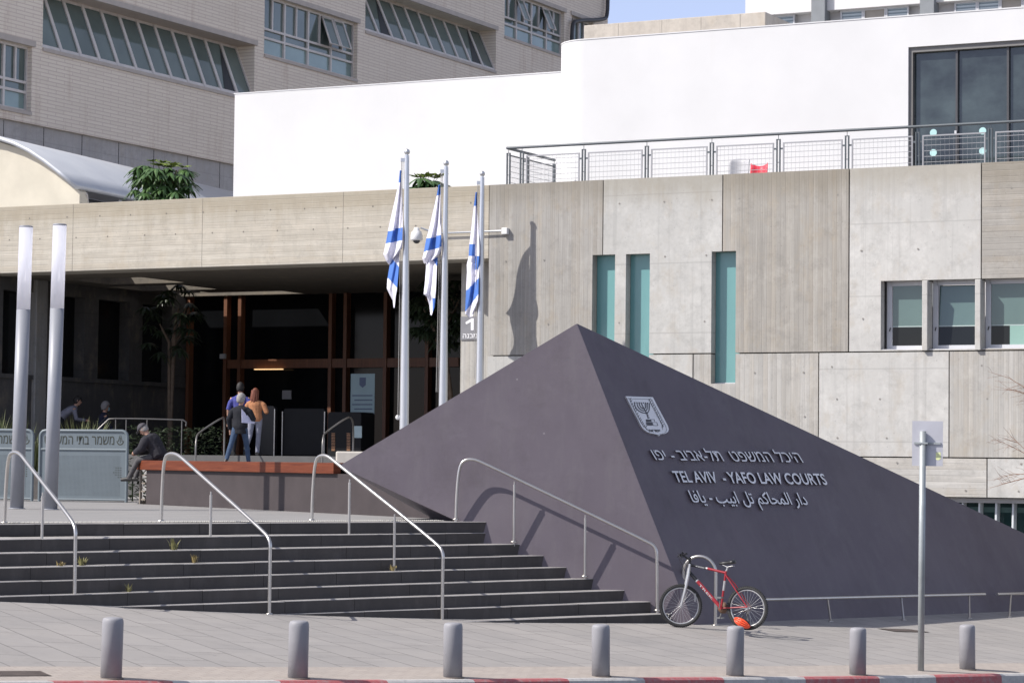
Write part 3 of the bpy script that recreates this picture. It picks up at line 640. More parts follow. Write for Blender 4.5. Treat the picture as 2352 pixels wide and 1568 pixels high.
# ================================================================== SIGN POST
galv = plain('galvanised_steel', (0.36, 0.385, 0.39), 0.5, 0.35, 0.12, 5)
sb = on_ground(2115, 1540); ppm = FPX / sb.y; sr = thing('sign_post', 'galvanised round post carrying the bare back of a small sign', 'sign', sb)
hp = (1540 - 993) / ppm
mb = MB(); mb.lathe([(0.046, -0.05), (0.046, hp), (0.02, hp + 0.004)], sb, 20); mb.build('post', galv, sr)
tl = at_y(2097, 966, sb.y - 0.0); tw_ = 70 / ppm; th = 103 / ppm
pang = radians(-14); PM = Matrix.Translation(Vector((sb.x, sb.y, tl.z))) @ Matrix.Rotation(pang, 4, 'Z')
x0 = (2097 - 2122) / ppm
mb = MB(); mb.box(x0, x0 + tw_, -0.062 + 0.12, -0.058 + 0.12, -th, 0, PM); plate = mb.build('sign_plate', plain('bare_aluminium', (0.5, 0.5, 0.54), 0.5, 0.3, 0.08, 3), sr, bevel=0)
mb = MB(); zc = (966 - 1017) / ppm; mb.box(x0 + 0.03, x0 + tw_ - 0.03, 0.036, 0.056, zc - 0.015, zc + 0.015, PM); mb.build('bracket', galv, sr); mb = MB(); mb.box(-0.06, 0.075, -0.052, 0.05, zc - 0.012, zc + 0.012, PM); mb.build('clamp', galv, sr)
mb = MB(); xs = (2157 - 2122) / ppm; zs = (966 - 1046) / ppm; mb.poly([PM @ Vector(p) for p in ((xs - 0.035, 0.0555, zs + 0.05), (xs + 0.03, 0.0555, zs + 0.055), (xs + 0.038, 0.0555, zs - 0.035), (xs - 0.0, 0.0555, zs - 0.06), (xs - 0.036, 0.0555, zs - 0.05))]); mb.build('sticker', plain('pale_yellow_sticker', (0.7, 0.75, 0.4), 0.7), plate)
sr.rotation_euler = (0, radians(0.3), 0)
# drain grates
def grate(label, corners):
    c4 = [on_ground(*c) for c in corners]; a = sum(c4, Vector()) / 4; r = thing('drain_grate', label, 'grate', a)
    def g3(s, t, h):
        q = c4[0].lerp(c4[1], s).lerp(c4[3].lerp(c4[2], s), t); return Vector((q.x, q.y, gz(q.x, q.y) + h))
    mb = MB(); mb.poly([g3(0, 0, .0075), g3(1, 0, .0075), g3(1, 1, .0075), g3(0, 1, .0075)]); mb.build('tray', plain('grate_black', (0.05, 0.042, 0.038), 0.8), r)
    mb = MB()
    for k in range(30): mb.poly([g3((k + .1) / 30, .06, .0105), g3((k + .75) / 30, .06, .0105), g3((k + .75) / 30, .94, .0105), g3((k + .1) / 30, .94, .0105)])
    mb.build('bars', plain('rusty_iron', (0.11, 0.085, 0.075), 0.8, 0, 0.3, 8), r)
grate('rusty drain grate set in the paving behind the sign post', [(2014, 1443), (2090, 1445), (2137, 1452), (2058, 1450.5)])
grate('rusty drain grate at the left end of the cobbled kerb strip', [(-25, 1541), (92, 1541), (120, 1553), (-25, 1554)])
# ================================================================== COURTHOUSE (front concrete building), local frame u,v,z
A27 = radians(-27); FM = Matrix.Translation(O0) @ Matrix.Rotation(A27, 4, 'Z'); FI = FM.inverted()
def fp(x, y, v=0.0): return FI @ on_plane(x, y, O0 + VX * v, VX)
def fu(x, y, v=0.0): return fp(x, y, v).x
def fz(x, y, v=0.0): return fp(x, y, v).z
court = thing('courthouse', 'board-marked grey concrete building with a deep entrance canopy and slot windows', 'building', O0, A27)
def B(mb, name, mat, parent=None, **k): return mb.build(name, mat, parent or court, world=False, **k)
zt_ = (fz(1120, 426) + fz(1750, 396.5) + fz(2352, 369)) / 3
CS1 = concrete('smooth_concrete', (0.475, 0.468, 0.445), 'smooth', seed=1, topz=zt_)
CS2 = concrete('smooth_pale_concrete', (0.51, 0.5, 0.475), 'smooth', seed=2, topz=zt_)
CV1 = concrete('board_concrete_grey', (0.36, 0.345, 0.32), 'vboard', seed=3, stain=0.4, topz=zt_)
CV2 = concrete('board_concrete_brown', (0.365, 0.345, 0.312), 'vboard', seed=4, stain=0.4, topz=zt_)
CV3 = concrete('board_concrete_pale', (0.43, 0.416, 0.388), 'vboard', seed=5, stain=0.4)
CH1 = concrete('flat_board_concrete', (0.37, 0.35, 0.318), 'hboard', seed=6, topz=zt_)
CH2 = concrete('flat_board_pale', (0.475, 0.46, 0.43), 'hboard', seed=7, stain=0.1)
CB = concrete('canopy_concrete', (0.49, 0.455, 0.39), 'hboard', seed=8, stain=0.35, topz=zt_)
dark = plain('dark_joint', (0.05, 0.047, 0.045), 0.9)
zj1 = (fz(1130, 817) + fz(1800, 808) + fz(2340, 806)) / 3; zj2 = fz(2000, 1049.5); zj2 = (zj2 + fz(2300, 1051)) / 2; zj3 = fz(2200, 1142)
zbase = -3.2
uJ = lambda x, y: fu(x, y)
u0, u1, u2, u3, u4, u5 = uJ(1123, 600), uJ(1385, 500), uJ(1660, 480), uJ(1950, 600), uJ(2254, 500), uJ(2352, 500) + 5
w1 = (uJ(1360, 700), uJ(1412, 700), fz(1600, 881), fz(1386, 585)); w2 = (uJ(1437, 700), uJ(1492, 700), w1[2], fz(1460, 583)); w3 = (uJ(1634, 700), uJ(1690, 700), w1[2], fz(1660, 577))
ws = (uJ(2023, 720), u5 + 1, fz(2190, 801.5), fz(2023, 646)); ws = (ws[0], ws[1], ws[2], (fz(2023, 646) + fz(2300, 638)) / 2)
holes = [w1, w2, w3, ws]
g = 0.014; TH = 0.45
ul1, ul2, ul3, ul4, ul5 = uJ(1592, 840), uJ(1880, 930), uJ(2180, 930), uJ(2267, 1100), uJ(1640, 840)
panels = [('P', u0, u1, zj1, zt_, CV1), ('P', u1, u2, zj1, zt_, CS1), ('P', u2, u3, zj1, zt_, CV2), ('P', u3, u4, zj1, zt_, CS2), ('P', u4, u5, zj1, zt_, CH1),
          ('P', u0, ul1, zj3, zj1, CS1), ('P', ul1, ul2, zj3, zj1, CV3), ('P', ul2, ul3, zj2, zj1, CS2), ('P', ul3, u5, zj2, zj1, CV3),
          ('P', ul2, ul4, zj3, zj2, CH2), ('P', ul4, u5, zj3, zj2, CS2)]
for k, (_, a, b, c, d, m) in enumerate(panels):
    mb = MB(); dz = 0 if d == zt_ else g
    slab(mb, a + (g if a > u0 else 0), b - g, c + g, d - dz, 0 - 0.004 * (k % 3), TH, holes)
    B(mb, 'wall_panel', m, bevel=0.012)
mb = MB(); mb.cur = 0
for k in range(46):                                   # cone holes left by the formwork
    _, a, b, c, d, m = panels[[0, 1, 2, 3, 4, 7, 8, 5, 6, 9, 10][k % 11]]
    pass
tie = []
for (_, a, b, c, d, m) in panels:
    for fx in (0.12, 0.5, 0.88):
        for fz_ in (0.18, 0.55, 0.86):
            if random.random() < 0.45: continue
            x = a + (b - a) * fx + random.uniform(-.1, .1); z = c + (d - c) * fz_
            if any(h[0] - .1 < x < h[1] + .1 and h[2] - .1 < z < h[3] + .1 for h in holes): continue
            mb.poly([(x + 0.022 * cos(2 * pi * q / 8), -0.0115, z + 0.022 * sin(2 * pi * q / 8)) for q in range(8)])
B(mb, 'form_tie_holes', plain('tie_hole_grey', (0.25, 0.235, 0.215), 0.9))
mb = MB(); slab(mb, u0 + 0.02, u5, zj3, zt_ - 0.02, TH * 0.55, TH * 0.9, [(h[0] - .0, h[1] + .0, h[2], h[3]) for h in holes]); B(mb, 'joint_backing', dark)
# coping / roof terrace slab
ZTER = zt_ - 0.35
mb = MB(); mb.box(u0 - 22, u5, TH + 0.01, 26, ZTER - 0.3, ZTER); B(mb, 'roof_terrace', plain('roof_tiles', (0.4, 0.39, 0.37), 0.8, 0, 0.1, 2))
# slot windows
teal = NT('teal_frosted_glass'); teal.col(teal.ramp(teal.noise(teal.mapped((1, 1, 0.2)), 2, 4), 0.3, 0.7, (0.12, 0.27, 0.275), (0.155, 0.325, 0.325))); teal.set(0.18, 0, 0.5)
alu = plain('white_aluminium', (0.52, 0.525, 0.545), 0.4, 0, 0.04, 2); concf = CS1
for h in (w1, w2, w3):
    mb = MB(); mb.box(h[0], h[1], 0.26, 0.30, h[2], h[3]); gl = B(mb, 'slot_window', teal.m)
    mb = MB(); mb.box(h[0] - 0.01, h[1] + 0.0, 0.24, 0.27, h[2] + 0.0, h[2] + 0.03); mb.build('sill', alu, gl, world=False)
# window strip with concrete fins
glass_d = plain('dark_window_glass', (0.014, 0.016, 0.017), 0.04, 0, 0.1, 1, 0.25)
glass_b = plain('blind_behind_glass', (0.1, 0.155, 0.148), 0.1, 0, 0.08, 1, 0.6)
glass_g = plain('pale_green_glass', (0.22, 0.36, 0.315), 0.1, 0, 0.05, 1, 0.6)
zb0, zb1 = ws[2], ws[3]
f_u = [ws[0] + 0.0] + [uJ(2127, 720), uJ(2248.5, 720), uJ(2369, 720)] + [uJ(2369, 720) + (uJ(2369, 720) - uJ(2248.5, 720)) * k for k in (1, 2)]
mb = MB(); mb.box(ws[0] - 0.0, ws[1], 0.2, TH, zb0 - 0.01, zb0 + 0.02); mb.box(ws[0], ws[1], 0.03, 0.2, zb0 - 0.012, zb0 + 0.012); B(mb, 'window_sill', alu)
for k in range(1, 5):
    mb = MB(); mb.box(f_u[k] - 0.062, f_u[k] + 0.062, -0.1, 0.26, zb0 + 0.03 - 0.06, zb1 - 0.02); B(mb, 'window_fin', CS2, bevel=0.012)
for k in range(5):
    a = f_u[k] + (0.06 if k == 0 else 0.07); b = f_u[k + 1] - 0.02; wv = 0.27
    fr = MB(); e = 0.085
    fr.box(a, a + e * (1.4 if k else 1.3), wv, wv + 0.06, zb0 + 0.02, zb1); fr.box(b - 0.03, b, wv, wv + 0.06, zb0 + 0.02, zb1); fr.box(a + e, b - 0.03, wv, wv + 0.06, zb1 - 0.1, zb1 - 0.001); fr.box(a + e, b - 0.03, wv - 0.002, wv + 0.06, zb0 + 0.021, zb0 + 0.1)
    w = B(fr, 'strip_window', alu)
    ga, gb, gc, gd = a + e * 1.4, b - 0.03, zb0 + 0.1, zb1 - 0.1; zm = gc + (gd - gc) * 0.32
    tl_ = Matrix.Identity(4)
    if k == 1: tl_ = Matrix.Translation((0, wv + 0.02, gc)) @ Matrix.Rotation(radians(-4), 4, 'X') @ Matrix.Translation((0, -wv - 0.02, -gc))
    mb = MB(); mb.cur = 0; mb.box(ga, gb, wv + 0.03, wv + 0.045, zm, gd, tl_); mb.cur = 1; mb.box(ga, gb, wv + 0.03, wv + 0.045, gc, zm - 0.0, tl_)
    if k == 2: mb.cur = 2; mb.box(ga + (gb - ga) * 0.45, gb, wv + 0.026, wv + 0.0295, gc, zm)
    mb.build('pane', [glass_b, glass_d, glass_g], w, world=False)
    mb = MB(); mb.box(ga, gb, wv + 0.024, wv + 0.0295, zm - 0.012, zm + 0.012, tl_); mb.build('blind_edge', plain('blind_rail', (0.35, 0.42, 0.41), 0.5), w, world=False)
    mb = MB(); mb.tube([(a + 0.06, wv - 0.03, zb0 + 0.42), (a + 0.085, wv - 0.03, zb0 + 0.5)], 0.012, 6); mb.build('handle', dark, w, world=False)
# low window band with pale fins
zl = fz(2340, 1235) - 0.6
mb = MB(); mb.box(ul2, u5, 0.55, 0.6, zl, zj3); lowg = B(mb, 'low_window', plain('deep_green_glass', (0.02, 0.045, 0.045), 0.06, 0, 0.1, 1))
mb = MB(); mb.box(ul2, u5, 0.535, 0.548, fz(2340, 1178), fz(2340, 1166)); mb.build('blind_band', plain('green_band', (0.06, 0.115, 0.105), 0.2), lowg, world=False)
mb = MB(); mb.box(ul2, u5, 0.25, 0.6, zj3 - 0.11, zj3 - 0.01); B(mb, 'window_head', plain('grey_head', (0.36, 0.36, 0.37), 0.6))
du = uJ(2318, 1180) - uJ(2279, 1180); ub = uJ(2279, 1180)
for k in range(-9, 6):
    mb = MB(); x = ub + du * k; mb.prism([(x - 0.02, 0.3, zj3 - 0.11), (x + 0.02, 0.3, zj3 - 0.11), (x + 0.02, 0.18, zl), (x - 0.02, 0.18, zl)], (0, 0.26, 0)); B(mb, 'window_fin', plain('pale_fin', (0.55, 0.58, 0.6), 0.5, 0, 0.05, 2))
mb = MB(); mb.box(ul2, u5, 0.0, 0.7, zbase, zl); mb.box(u0, ul2, 0.0, TH, zbase, zj3 - 0.015); B(mb, 'wall_base', CS1)

# ---- canopy
zb = (fz(200, 620) + fz(560, 611.5) + fz(1000, 599)) / 3
uL = fu(-40, 500) - 12
mb = MB(); mb.box(uL, u0 - 0.012, 0.0, 0.9, zb, zt_); B(mb, 'canopy_beam', CB, bevel=0.015)
mb = MB()
for x in (168, 465, 788, 1010):
    u = fu(x, 500); mb.box(u - 0.004, u + 0.004, -0.003, 0.01, zb + 0.01, zt_ - 0.01)
for x in range(-20, 1100, 78):
    for y in (500, 548):
        u = fu(x + (13 if y == 500 else 38) + random.uniform(-6, 6), y); z = fz(x, y + 4 - x * 0.035)
        mb.poly([(u + 0.022 * cos(2 * pi * q / 8), -0.004, z + 0.022 * sin(2 * pi * q / 8)) for q in range(8)])
B(mb, 'form_marks', plain('form_mark_grey', (0.18, 0.165, 0.145), 0.9))
vD = 9.65                                        # door plane
uLW = fu(430, 760, vD)                           # left wall of the recess
uR = fu(1058, 800, 0.9)
# soffit with roof slots, open to the sky
TT = ZTER - zb; dv, du = (0.454 + 0.891 * TRAVEL.y / TRAVEL.x) / (-TRAVEL.z / TRAVEL.x) * TT, (0.891 - 0.454 * TRAVEL.y / TRAVEL.x) / (-TRAVEL.z / TRAVEL.x) * TT
slots = [(fu(250, 640, 4.4), fu(421, 636, 4.4), 2.4, 4.45), (fu(330, 652, 7.0), fu(497, 648, 7.0), 5.2, 7.05), (fu(405, 662, 8.2), fu(480, 660, 8.2), 7.3, 8.2)]
tops_ = [(s[0] - du, s[1] - 0.05, s[3] - dv - 0.1, s[3]) for s in slots]  # unseen roof openings, shaped so sunlight strikes the back faces of the slots
uP = fu(522, 760, vD); ulw_ = fu(537.5, 330, 5.6); sl4 = (uP - 2.4, max(uP + 0.4, ulw_ - 0.05), 8.25, 9.45); slots.append(sl4); tops_.append((sl4[0] - 0.6, ulw_ - 0.05, 7.9 - 0.1, 9.2))  # last opening placed to let sun reach the tops of the timber posts
mb = MB(); t = Matrix(((1, 0, 0, 0), (0, 0, 1, 0), (0, 1, 0, 0), (0, 0, 0, 1)))
m2 = MB(); slab(m2, uL, u0 + 6, 0.9, vD + 0.3, zb, ZTER - 0.31, [s for s in slots])
m2.v = [Vector((p.x, p.z, p.y)) for p in m2.v]; B(m2, 'soffit', concrete('soffit_concrete', (0.14, 0.13, 0.118), 'hboard', seed=9))  # soffit concrete darkened, canopy shade included in its colour
# the roof terrace slab above is cut by those shifted openings
rt = next(o for o in COL.objects if o.name.startswith('roof_terrace'))
m3 = MB(); slab(m3, u0 - 22, u5, TH + 0.5, 26, ZTER - 0.3, ZTER, tops_); m3.v = [Vector((p.x, p.z, p.y)) for p in m3.v]
rt.data.clear_geometry(); rt.data.from_pydata([tuple(p) for p in m3.v], [], m3.f); rt.data.update()
shade_c = concrete('recess_concrete', (0.095, 0.092, 0.09), 'smooth', seed=11)  # courthouse concrete darkened to put the recess shade into its colour
# left recess wall with dark windows
hz0, hz1 = ZE + 2.15, zb - 0.35
wh = [(0.9 + k * 2.15, 0.9 + k * 2.15 + 1.5, hz0, hz1) for k in range(4)]
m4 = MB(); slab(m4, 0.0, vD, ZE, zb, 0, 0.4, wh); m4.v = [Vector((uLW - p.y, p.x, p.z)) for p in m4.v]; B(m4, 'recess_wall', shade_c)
m4 = MB(); m4.box(uLW - 0.45, uLW - 0.36, 0.5, vD, hz0 - 0.1, hz1 + 0.1); B(m4, 'recess_window', plain('black_glass', (0.012, 0.013, 0.014), 0.12, 0, 0.1, 1, 0.3))
m4 = MB(); m4.box(uLW - 0.1, uLW + 0.06, 0.2, vD, hz0 - 0.12, hz0 - 0.002); B(m4, 'recess_sill', shade_c)
# column near the lamp columns
uc = fu(52, 800, 2.2); m4 = MB(); m4.box(uc - 0.3, uc + 0.45, 2.2, 2.7, ZE, zb + 0.002); B(m4, 'column', concrete('column_concrete', (0.3, 0.295, 0.285), 'vboard', seed=12), bevel=0.02)
# front part of the left wing beyond the recess
# pier with the building number, right end wall of the recess
m4 = MB(); m4.box(uR, u0 + 0.6, 0.9, 1.3, ZE - 1.5, zb + 0.001); m4.box(u0 - 0.002, u0 + 0.3, TH, 0.898, ZE - 1.5, zb); m4.box(uR - 0.0, uR + 0.3, 1.3, vD, ZE, zb); B(m4, 'entrance_pier', CV3)
# entrance glazing: dark glass, timber posts and transom
m4 = MB(); m4.box(uLW, uR + 0.3, vD + 0.12, vD + 0.16, ZE, zb); ent = B(m4, 'entrance_glazing', plain('entrance_glass', (0.006, 0.0065, 0.0075), 0.08, 0, 0.1, 1, 0.15))
tim = NT('entrance_timber'); gg = tim.noise(tim.mapped((14, 14, 0.6)), 1.0, 5, 0.7); tim.col(tim.ramp(gg, 0.3, 0.7, (0.13, 0.052, 0.026), (0.21, 0.085, 0.04))); tim.set(0.5)
for x in (406, 437, 522, 554.5, 763, 797, 889, 985):
    u = fu(x, 760, vD); m4 = MB(); m4.box(u - 0.055, u + 0.055, vD - 0.12, vD + 0.115, ZE, zb - 0.002); m4.build('timber_post', tim.m, ent, world=False)
za, zc_ = fz(560, 846, vD), fz(560, 826, vD)
m4 = MB(); m4.box(fu(522, 835, vD) + 0.057, fu(1056, 835, vD), vD - 0.08, vD + 0.115, za, zc_); m4.build('timber_transom', tim.m, ent, world=False)
m4 = MB(); m4.box(fu(592, 843, vD), fu(656, 843, vD), vD - 0.2, vD - 0.12, za - 0.05, za - 0.02); sunglow = NT('sunlit_strip_glow'); sunglow.b.inputs['Emission Color'].default_value = (1, 0.62, 0.3, 1); sunglow.b.inputs['Emission Strength'].default_value = 0.8; sunglow.col((0.8, 0.6, 0.4)); m4.build('transom_sun_strip', sunglow.m, ent, world=False)  # glowing strip added in place of sunlight falling on the transom
m4 = MB(); m4.box(fu(640, 905, vD - .1), fu(661, 905, vD - .1), vD + 0.09, vD + 0.118, fz(650, 916, vD), fz(650, 896, vD)); m4.build('door_notice', plain('notice_paper', (0.3, 0.3, 0.31), 0.8), ent, world=False)
m4 = MB(); m4.box(fu(513, 820, vD), fu(525, 820, vD), vD - 0.2, vD - 0.122, fz(520, 824, vD), fz(520, 813, vD)); m4.build('door_sensor', plain('grey_plastic', (0.45, 0.45, 0.45), 0.5), ent, world=False)
# building number sign
nb = thing('building_sign', 'grey sign with a white number one and Hebrew word on the entrance pier', 'sign', FM @ fp(1078, 752, 0.9), A27)
sg = MB(); a = fp(1058.5, 727, 0.88); b = fp(1098, 780, 0.88); sg.box(a.x, b.x, 0.872, 0.897, b.z, a.z)
def toW(mb): mb.v = [FM @ p for p in mb.v]; return mb
toW(sg).build('plate', plain('sign_grey', (0.2, 0.2, 0.215), 0.5), nb)
wht = plain('sign_white', (0.8, 0.8, 0.82), 0.5)
sm = MB()
for q in ([(1069, 740), (1083, 731), (1088, 731), (1088, 758), (1081.5, 758), (1081.5, 739), (1071, 745)],):
    sm.poly([fp(x, y, 0.868) for x, y in q])
toW(sm).build('number', wht, nb)
lettering('word', 'הנבמ', (1063, 776), (1096, 775.5), (0.1, -15.5), nb, wht, 0, 0.004, 0.01, mapf=lambda x, y, o: on_plane(x, y, O0 + VX * (0.868 - o), VX))

# ================================================================== WHITE UPPER BUILDING
wb_ = thing('white_building', 'bright white rendered building with a rounded corner above the concrete front', 'building', O0 + VX * 3.2, A27)
ren = NT('white_render'); c = ren.ramp(ren.noise(ren.obj(), 0.5, 6), 0.3, 0.7, (0.59, 0.59, 0.595), (0.645, 0.645, 0.65))
stx = ren.noise(ren.mapped((2.2, 2.2, 0.15)), 1.0, 7, 0.7); c = ren.mix(ren.math('MULTIPLY', ren.ramp(stx, 0.6, 0.8), 0.2), c, (0.53, 0.5, 0.46)); ren.col(c); ren.set(0.8, 0, 0.3); ren.bump(ren.noise(ren.obj(), 25, 4), 0.1, 0.004)
WM = MX[wb_.name]; WI = WM.inverted(); vR, vL = 3.2, 5.6
def wp(x, y, v): p = FI @ on_plane(x, y, O0 + VX * v, VX); return Vector((p.x, p.y - vR, p.z))
zR = (wp(1330, 93.5, vR).z + wp(1800, 59, vR).z + wp(2352, 18, vR).z) / 3; zL = (wp(540, 215, vL).z + wp(1290, 168.5, vL).z) / 2
rad = 1.0; ua = wp(1297, 250, vR + rad).x; ue = wp(2352, 200, vR).x + 8
hw = (wp(2086, 200, vR).x, ue + 1, ZTER - 1, wp(2086, 109, vR).z)
pro = [(ua + rad - rad * cos(a), rad - rad * sin(a)) for a in [pi / 2 * k / 16 for k in range(17)]]
mb = MB(); mb.smooth = True
for (xa, ya), (xb, yb) in zip(pro, pro[1:]): mb.mesh([(xa, ya, ZTER), (xb, yb, ZTER), (xb, yb, zR), (xa, ya, zR)], [(0, 1, 2, 3)])
mb.mesh([(ua, rad, ZTER), (ua, rad, zR), (ua, 14, zR), (ua, 14, ZTER)], [(0, 1, 2, 3)]); mb.smooth = False
slab(mb, ua + rad, ue, ZTER, zR, 0.0, 0.4, [hw]); mb.poly([(x, y, zR) for x, y in pro] + [(ue, 0, zR), (ue, 14, zR), (ua, 14, zR)])
mb.build('white_block', ren.m, wb_, world=False)
mb = MB(); ul_ = wp(537.5, 330, vL).x; mb.box(ul_, ua + 0.5, vL - vR, vL - vR + 8, ZTER - 0.3, zL); mb.build('white_wing', ren.m, wb_, world=False)
cop = plain('white_coping', (0.7, 0.7, 0.7), 0.5)
mb = MB(); mb.box(ul_ - 0.03, ua + 0.0, vL - vR - 0.012, vL - vR + 0.3, zL + 0.001, zL + 0.03); mb.build('coping', ren.m, wb_, world=False)
mb = MB(); pts = [(x, y) for x, y in pro] + [(ue, 0.0)]
for (xa, ya), (xb, yb) in zip(pts, pts[1:]):
    def o_(x, y): 
        d = Vector((x - ua - rad, y - rad)); d = d.normalized() if x < ua + rad else Vector((0, -1)); return (x + d.x * 0.012, y + d.y * 0.012)
    A_2, B_2 = o_(xa, ya), o_(xb, yb)
    mb.mesh([(*A_2, zR + .001), (*B_2, zR + .001), (*B_2, zR + 0.03), (*A_2, zR + 0.03), (xa, ya + .2, zR + 0.03), (xb, yb + .2, zR + 0.03)], [(0, 1, 2, 3), (3, 2, 5, 4)])
mb.build('coping', ren.m, wb_, world=False)
# big dark window
gw = NT('lobby_glass'); gn = gw.noise(gw.mapped((0.5, 0.5, 0.7)), 1.3, 5, 0.6); gw.col(gw.ramp(gn, 0.35, 0.65, (0.014, 0.018, 0.022), (0.06, 0.08, 0.083))); gw.set(0.05, 0, 0.6)  # cloudy tones painted into the glass stand in for reflections
frm = plain('grey_window_frame', (0.17, 0.165, 0.16), 0.5)
mb = MB(); mb.box(hw[0] + 0.07, ue, 0.2, 0.24, ZTER, hw[3] - 0.1); bw = mb.build('lobby_window', gw.m, wb_, world=False)
mb = MB(); mb.box(hw[0] + 0.001, hw[0] + 0.09, 0.06, 0.26, ZTER, hw[3] - 0.001); mb.box(hw[0] + 0.09, ue, 0.06, 0.26, hw[3] - 0.12, hw[3] - 0.001); mb.build('frame', frm, bw, world=False)
for x in (2199.5, 2317):
    u = wp(x, 200, vR + 0.2).x; mb = MB(); mb.box(u - 0.025, u + 0.025, 0.12, 0.199, ZTER, hw[3] - 0.12); mb.build('mullion', plain('dark_mullion', (0.06, 0.06, 0.065), 0.4), bw, world=False)
u = wp(2194, 305, vR + 0.1).x; mb = MB(); z = wp(2194, 305, vR + 0.1).z; mb.box(u - 0.02, u + 0.03, 0.1, 0.119, z - 0.03, z + 0.05); mb.build('door_lock', alu, bw, world=False)
for x, y in ((2143.7, 305), (2257, 301), (2143.7, 351), (2257, 347)):
    p = wp(x, y, vR + 0.19); mb = MB(); mb.poly([(p.x + 0.085 * cos(2 * pi * k / 24), 0.192, p.z + 0.085 * sin(2 * pi * k / 24)) for k in range(24)]); mb.build('round_sticker', plain('pale_teal_sticker', (0.4, 0.62, 0.62), 0.6), bw, world=False)

# ================================================================== TERRACE RAILING
rail = thing('terrace_railing', 'dark steel railing with wire mesh panels along the roof terrace edge', 'railing', O0 + UX * u0 + Vector((0, 0, zt_)), A27)
RM = MX[rail.name]; RI = RM.inverted()
dsteel = plain('dark_railing_paint', (0.085, 0.1, 0.112), 0.45, 0, 0.08, 3); gsteel = plain('galvanised_mesh', (0.33, 0.33, 0.34), 0.45, 0.5, 0.05, 3)
vr = 0.25
def rp(x, y, v=vr): return RI @ on_plane(x, y, O0 + VX * v, VX)
zr = (rp(1165, 342).z + rp(1700, 312).z + rp(2352, 277).z) / 3; zlow = ZTER - zt_
ra = rp(1165, 342); rb = rp(2352, 277); yv = ra.y
mb = MB(); mb.tube([(ra.x, yv, zr), (rb.x + 4, yv, zr)], 0.034, 10); mb.build('top_rail', dsteel, rail, world=False)
pxs = [1199, 1341, 1485.7, 1635, 1788, 1945.6, 2107.8, 2275]
pus = [rp(x, 350).x for x in pxs]; pus.append(pus[-1] + pus[-1] - pus[-2])
def rpost(x, y): 
    mb = MB()
    for dx in (-0.036, 0.036): mb.box(x + dx - 0.012, x + dx + 0.012, y - 0.025, y + 0.025, zlow, zr - 0.12)
    mb.box(x - 0.024, x + 0.024, y - 0.01, y + 0.01, zr - 0.14, zr - 0.121); mb.tube([(x, y, zr - 0.13), (x, y, zr - 0.02)], 0.008, 6); mb.box(x - 0.024, x + 0.024, y - 0.01, y + 0.01, zr - 0.66, zr - 0.645)
    mb.build('post', dsteel, rail, world=False)
def rpanel(x0, x1, y):
    zt2 = zr - 0.2; zl2 = zlow + 0.08
    mb = MB(); mb.box(x0, x0 + 0.03, y - 0.015, y + 0.015, zl2, zt2 - 0.03); mb.box(x1 - 0.03, x1, y - 0.015, y + 0.015, zl2, zt2 - 0.03); mb.box(x0, x1, y - 0.015, y + 0.015, zt2 - 0.03, zt2); mb.box(x0 + 0.03, x1 - 0.03, y - 0.015, y + 0.015, zl2, zl2 + 0.03)
    fr = mb.build('panel_frame', gsteel, rail, world=False)
    mb = MB(); z = zt2 - 0.1
    while z > zl2: mb.box(x0 + 0.03, x1 - 0.03, y - 0.006, y + 0.004, z - 0.006, z + 0.006); z -= 0.125
    n = int((x1 - x0) / 0.1)
    for k in range(1, n): x = x0 + (x1 - x0) * k / n; mb.box(x - 0.0013, x + 0.0013, y - 0.003, y + 0.003, zl2, zt2 - 0.03)
    mb.build('wire_mesh', gsteel, fr, world=False)
    for xx in (x0 - 0.06, x1 + 0.005): mb = MB(); mb.box(xx, xx + 0.055, y - 0.012, y + 0.012, zt2 - 0.16, zt2 - 0.12); mb.build('clamp', dsteel, rail, world=False)
rpost(ra.x + 0.04, yv)
for k, x in enumerate(pus): rpost(x, yv)
for a, b in zip(pus, pus[1:]): rpanel(a + 0.11, b - 0.11, yv)
# return at the left end, running back to the white wall
lend = 2.6
mb = MB(); mb.tube([(ra.x, yv, zr), (ra.x, yv + lend, zr)], 0.034, 10); mb.build('top_rail', dsteel, rail, world=False)
mb = MB(); mb.tube([(ra.x, yv + 0.1, zr - 0.16), (ra.x, yv + lend, zr - 0.16)], 0.018, 8); mb.build('lower_rail', dsteel, rail, world=False)
for d in (1.1, lend - 0.03):
    mb = MB(); mb.box(ra.x - 0.03, ra.x + 0.03, yv + d - 0.04, yv + d + 0.04, zlow, zr - 0.1); mb.tube([(ra.x, yv + d, zr - 0.1), (ra.x, yv + d, zr)], 0.008, 6); mb.build('post', dsteel, rail, world=False)
mb = MB()
for k in range(1, 6): mb.box(ra.x - 0.004, ra.x + 0.004, yv + 0.1, yv + lend, zr - 0.16 - 0.13 * k - 0.005, zr - 0.16 - 0.13 * k + 0.005)
for k in range(1, 44): mb.box(ra.x - 0.003, ra.x + 0.003, yv + 0.1 + lend * k / 46 - 0.0028, yv + 0.1 + lend * k / 46 + 0.0028, zlow, zr - 0.16)
mb.build('wire_mesh', gsteel, rail, world=False)
